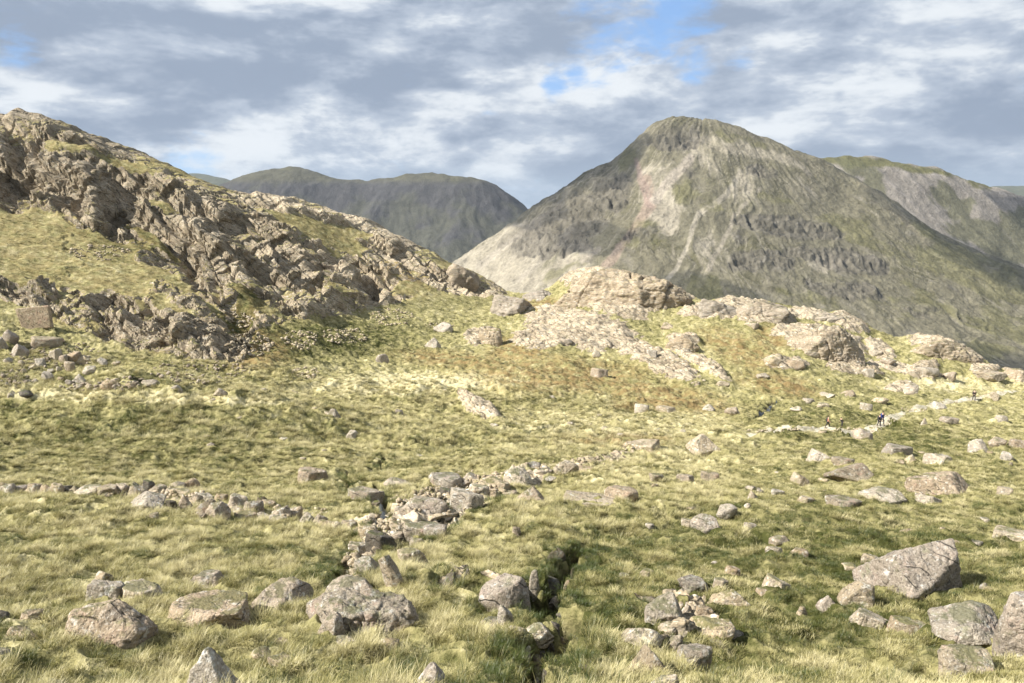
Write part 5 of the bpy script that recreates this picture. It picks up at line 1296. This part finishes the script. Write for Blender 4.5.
def tuft(seed, nb, length, spread, droop, width):
    rs = np.random.RandomState(seed); V_, F_, R_, T_ = [], [], [], []
    seg = 4; off = 0
    wind = np.array([0.30, -0.20])
    for b in range(nb):
        r = spread * math.sqrt(rs.uniform()); th = rs.uniform(0, 6.283)
        p = np.array([r * math.cos(th), r * math.sin(th), -0.03])
        L = length * rs.uniform(.55, 1.15); az = rs.uniform(0, 6.283)
        dirh = np.array([math.cos(az), math.sin(az)]) * rs.uniform(.25, 1.0) + wind * rs.uniform(.4, 1.3) + p[:2] / spread * .5
        dr = droop * rs.uniform(.6, 1.4); ang0 = rs.uniform(.05, .35)
        side = np.array([-dirh[1], dirh[0], 0]); side /= np.linalg.norm(side) + 1e-6
        hd = dirh / (np.linalg.norm(dirh) + 1e-6)
        q = p.copy(); w_ = width * rs.uniform(.6, 1.2); rnd = rs.uniform()
        for s in range(seg + 1):
            f = s / seg; ww = w_ * (1 - f ** 1.5) + .0006
            V_ += [q - side * ww / 2, q + side * ww / 2]; R_ += [rnd, rnd]; T_ += [f, f]
            an = ang0 + dr * f
            q = q + np.array([hd[0] * math.sin(an), hd[1] * math.sin(an), math.cos(an)]) * L / seg
        for s in range(seg): 
            i = off + 2 * s; F_.append((i, i + 1, i + 3, i + 2))
        off += 2 * (seg + 1)
    me = bpy.data.meshes.new('grass_tuft'); raw_mesh(me, np.array(V_), np.array(F_, np.int32))
    for k_, v_ in (('rnd', R_), ('tip', T_)):
        at = me.attributes.new(k_, 'FLOAT', 'POINT'); at.data.foreach_set('value', np.array(v_, np.float32))
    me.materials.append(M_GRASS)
    return bpy.data.objects.new('grass_tuft', me)

tcol = bpy.data.collections.new('grass_tufts')
for s in range(5): tcol.objects.link(tuft(900 + s, 62, .27, .13, 1.6, .0075))       # 0-4 drooping tussocks
for s in range(4): tcol.objects.link(tuft(950 + s, 70, .13, .17, 1.1, .0065))       # 5-8 short turf
for s in range(3): tcol.objects.link(tuft(980 + s, 34, .42, .10, 1.1, .006))        # 9-11 tall seed stalks

def scatter(n, y0, y1, seed, amin=-0.86, amax=0.84):
    rs = np.random.RandomState(seed)
    y = np.sqrt(rs.uniform(y0 ** 2, y1 ** 2, n)); a = rs.uniform(amin, amax, n); x = a * y
    return x, y, rs
pts, scl, idx, rot, tint, brn = [], [], [], [], [], []
for n_, y0, y1, s0, seed in ((24000, 5.5, 20, 0.80, 1), (40000, 20, 46, 1.05, 2), (40000, 46, 90, 1.7, 3), (20000, 90, 190, 1.8, 4)):
    x, y, rs = scatter(n_, y0, y1, seed)
    keep = np.ones(n_, bool)
    rk = field(rockm, x, y); wt = field(wet, x, y)
    keep &= rk + 0.12 * noise2(x / 1.5, y / 1.5, 3) < 0.33
    keep &= wt < 0.25
    keep &= ~((fbm2(x / .5, y / .42, 2, 640) < -0.22) & (rs.uniform(size=n_) < .8))
    keep &= field(pathm, x, y) < 0.5
    for (fx, fy, fw, fd, fh) in FOOT:
        if fy + fd < y0 or fy - fd > y1: continue
        m = 0.9 if fh > .5 else 1.12
        keep &= ~((((x - fx) / (fw * m)) ** 2 + ((y - fy) / (fd * m)) ** 2) < 1)
    x, y = x[keep], y[keep]; k = len(x)
    z = Hxy(x, y)
    sc_ = max(1.0, y0 / 22); cover = fbm2(x / .85 / sc_, y / .75 / sc_, 3, 611); patch = fbm2(x / 3.2 / sc_, y / 2.8 / sc_, 3, 612)
    br = field(brown, x, y); gr = field(green, x, y); wt = field(wet, x, y)
    cut_far = x / y
    # right-hand turf is short and green, the middle is long straw
    u_, v_ = unpix(x / y, z / y)
    turf = smooth(u_ + 60 * patch, 600, 720) * (1.15 - 0.6 * ell(u_, v_, 700, 480, 60, 60)) + 0.5 * gr
    lng = cover * 1.1 + patch * 0.5 + 0.10 - 0.55 * turf
    t_ = 0.55 + (0.13 if y0 > 40 else 0.06 if y0 > 19 else 0) + 0.62 * patch + 0.74 * cover - 0.26 * np.clip(gr, -1, 1) - 0.08 * turf + rs.normal(size=k) * 0.12
    near_wet = field(wet, x + .5, y) + field(wet, x - .5, y) + field(wet, x, y - .6) + field(wet, x, y + .6)
    t_ = t_ - 0.55 * np.clip(near_wet, 0, 1)
    ii = np.where(lng + rs.normal(size=k) * .22 > 0.0, rs.randint(0, 5, k), rs.randint(5, 9, k))
    ii = np.where((lng > 0.25) & (rs.uniform(size=k) < .22), rs.randint(9, 12, k), ii)
    rush = (rs.uniform(size=k) < .012 + .10 * np.clip(near_wet, 0, 1)) & (fbm2(x / 4, y / 4, 2, 650) > -.1)
    ii = np.where(rush, rs.randint(9, 12, k), ii); t_ = np.where(rush, -.15, t_)
    pts.append(np.stack([x, y, z], 1)); scl.append(s0 * (0.75 + 0.35 * rs.uniform(size=k) + 0.25 * cover)); idx.append(ii)
    rot.append(np.stack([rs.normal(size=k) * .12, rs.normal(size=k) * .12, rs.normal(size=k) * 1.5], 1))
    tint.append(t_); brn.append(br * smooth(fbm2(x / 2.5, y / 2.5, 3, 620), -0.2, 0.35))
pts = np.vstack(pts); me = bpy.data.meshes.new('grass')
me.vertices.add(len(pts)); me.vertices.foreach_set('co', pts.astype(np.float32).ravel())
for k_, v_, ty in (('scl', np.concatenate(scl), 'FLOAT'), ('idx', np.concatenate(idx), 'INT'), ('rot', np.vstack(rot), 'FLOAT_VECTOR'), ('tint', np.concatenate(tint), 'FLOAT'), ('brn', np.concatenate(brn), 'FLOAT')):
    at = me.attributes.new(k_, ty, 'POINT')
    at.data.foreach_set('vector' if ty == 'FLOAT_VECTOR' else 'value', v_.astype(np.int32 if ty == 'INT' else np.float32).ravel())
grass = bpy.data.objects.new('grass', me); COL.objects.link(grass)
tag(grass, 'straw and green moorland grass covering the slopes', 'grass', kind='stuff')
ng = bpy.data.node_groups.new('grass_scatter', 'GeometryNodeTree')
ng.interface.new_socket('Geometry', in_out='INPUT', socket_type='NodeSocketGeometry'); ng.interface.new_socket('Geometry', in_out='OUTPUT', socket_type='NodeSocketGeometry')
gi = ng.nodes.new('NodeGroupInput'); go = ng.nodes.new('NodeGroupOutput')
ci = ng.nodes.new('GeometryNodeCollectionInfo'); ci.inputs['Collection'].default_value = tcol; ci.inputs['Separate Children'].default_value = True; ci.inputs['Reset Children'].default_value = True
iop = ng.nodes.new('GeometryNodeInstanceOnPoints'); iop.inputs['Pick Instance'].default_value = True
def na(name, ty):
    nd = ng.nodes.new('GeometryNodeInputNamedAttribute'); nd.data_type = ty; nd.inputs['Name'].default_value = name; return nd.outputs['Attribute']
e2r = ng.nodes.new('FunctionNodeEulerToRotation')
L_ = ng.links.new
L_(gi.outputs[0], iop.inputs['Points']); L_(ci.outputs[0], iop.inputs['Instance']); L_(na('idx', 'INT'), iop.inputs['Instance Index'])
L_(na('rot', 'FLOAT_VECTOR'), e2r.inputs[0]); L_(e2r.outputs[0], iop.inputs['Rotation']); L_(na('scl', 'FLOAT'), iop.inputs['Scale'])
L_(iop.outputs[0], go.inputs[0])
gm_ = grass.modifiers.new('scatter', 'NODES'); gm_.node_group = ng

# ------------------------------------------------------------------ air: clouds that shade the mountain, and haze
hz = bpy.data.meshes.new('haze')
bm = bmesh.new(); bmesh.ops.create_cube(bm, size=1.0)
for v in bm.verts: v.co = Vector((v.co.x * 26000, 600 + v.co.y * 22000, 20 + v.co.z * 1080))
bm.to_mesh(hz); bm.free()
mh, n = newmat('haze_air')
n.node('ShaderNodeOutputMaterial', {1: n.node('ShaderNodeVolumePrincipled', {'Color': (.72, .84, 1.0, 1), 'Density': 2.7e-5, 'Anisotropy': .2}).outputs[0]})
hz.materials.append(mh)
ho = bpy.data.objects.new('haze', hz); COL.objects.link(ho); tag(ho, kind='stuff')

# unseen cloud layer shaped to shade the mountain, gaps placed for the sunny patches
def cloud_layer():
    lobes = []
    ZC = 1500.0
    rs = np.random.RandomState(12)
    holes = [(500, 262, 2250, 260), (560, 275, 2050, 170), (662, 208, 2220, 110), (690, 180, 2300, 60), (730, 268, 1980, 110), (860, 290, 1900, 90), (690, 150, 2400, 70), (745, 150, 2380, 130), (800, 162, 2420, 120), (832, 262, 2080, 70), (735, 138, 2430, 90), (905, 240, 2200, 60), (1010, 310, 1850, 200), (880, 330, 1600, 90), (940, 190, 2900, 220), (850, 156, 3050, 90)]
    H_ = []
    for u, v, Y, r in holes:
        a, t = pix(u, v); s = (ZC - t * Y) / SUN_DIR.z
        H_.append((a * Y + SUN_DIR.x * s, Y + SUN_DIR.y * s, r))
    V_, F_ = [], []; off = 0; d, f = ico(3)
    for gx_ in np.arange(-2700, 1100, 150):
        for gy_ in np.arange(450, 2650, 150):
            x = gx_ + rs.uniform(-60, 60); y = gy_ + rs.uniform(-60, 60); r = rs.uniform(95, 170)
            if any(math.hypot(x - hx, y - hy) < hr + r * .75 for hx, hy, hr in H_): continue
            q = d * (1 + .35 * fbm3(d * 1.4 + off, 3, 5))[:, None] * np.array([r, r, r * .38]) + (x, y, ZC + rs.uniform(-30, 30))
            V_.append(q); F_.append(f + off); off += len(d)
    me = bpy.data.meshes.new('clouds'); raw_mesh(me, np.vstack(V_), np.vstack(F_))
    m, n = newmat('cloud_vapour')
    tr = n.node('ShaderNodeBsdfTransparent', {'Color': (.84, .85, .88, 1)}); df = n.node('ShaderNodeBsdfTranslucent', {'Color': (.85, .87, .9, 1)})
    mx = n.node('ShaderNodeMixShader', {0: 0.13, 1: tr.outputs[0], 2: df.outputs[0]}); n.node('ShaderNodeOutputMaterial', {0: mx.outputs[0]})
    me.materials.append(m); o = bpy.data.objects.new('clouds', me); COL.objects.link(o); tag(o, kind='stuff')
cloud_layer()
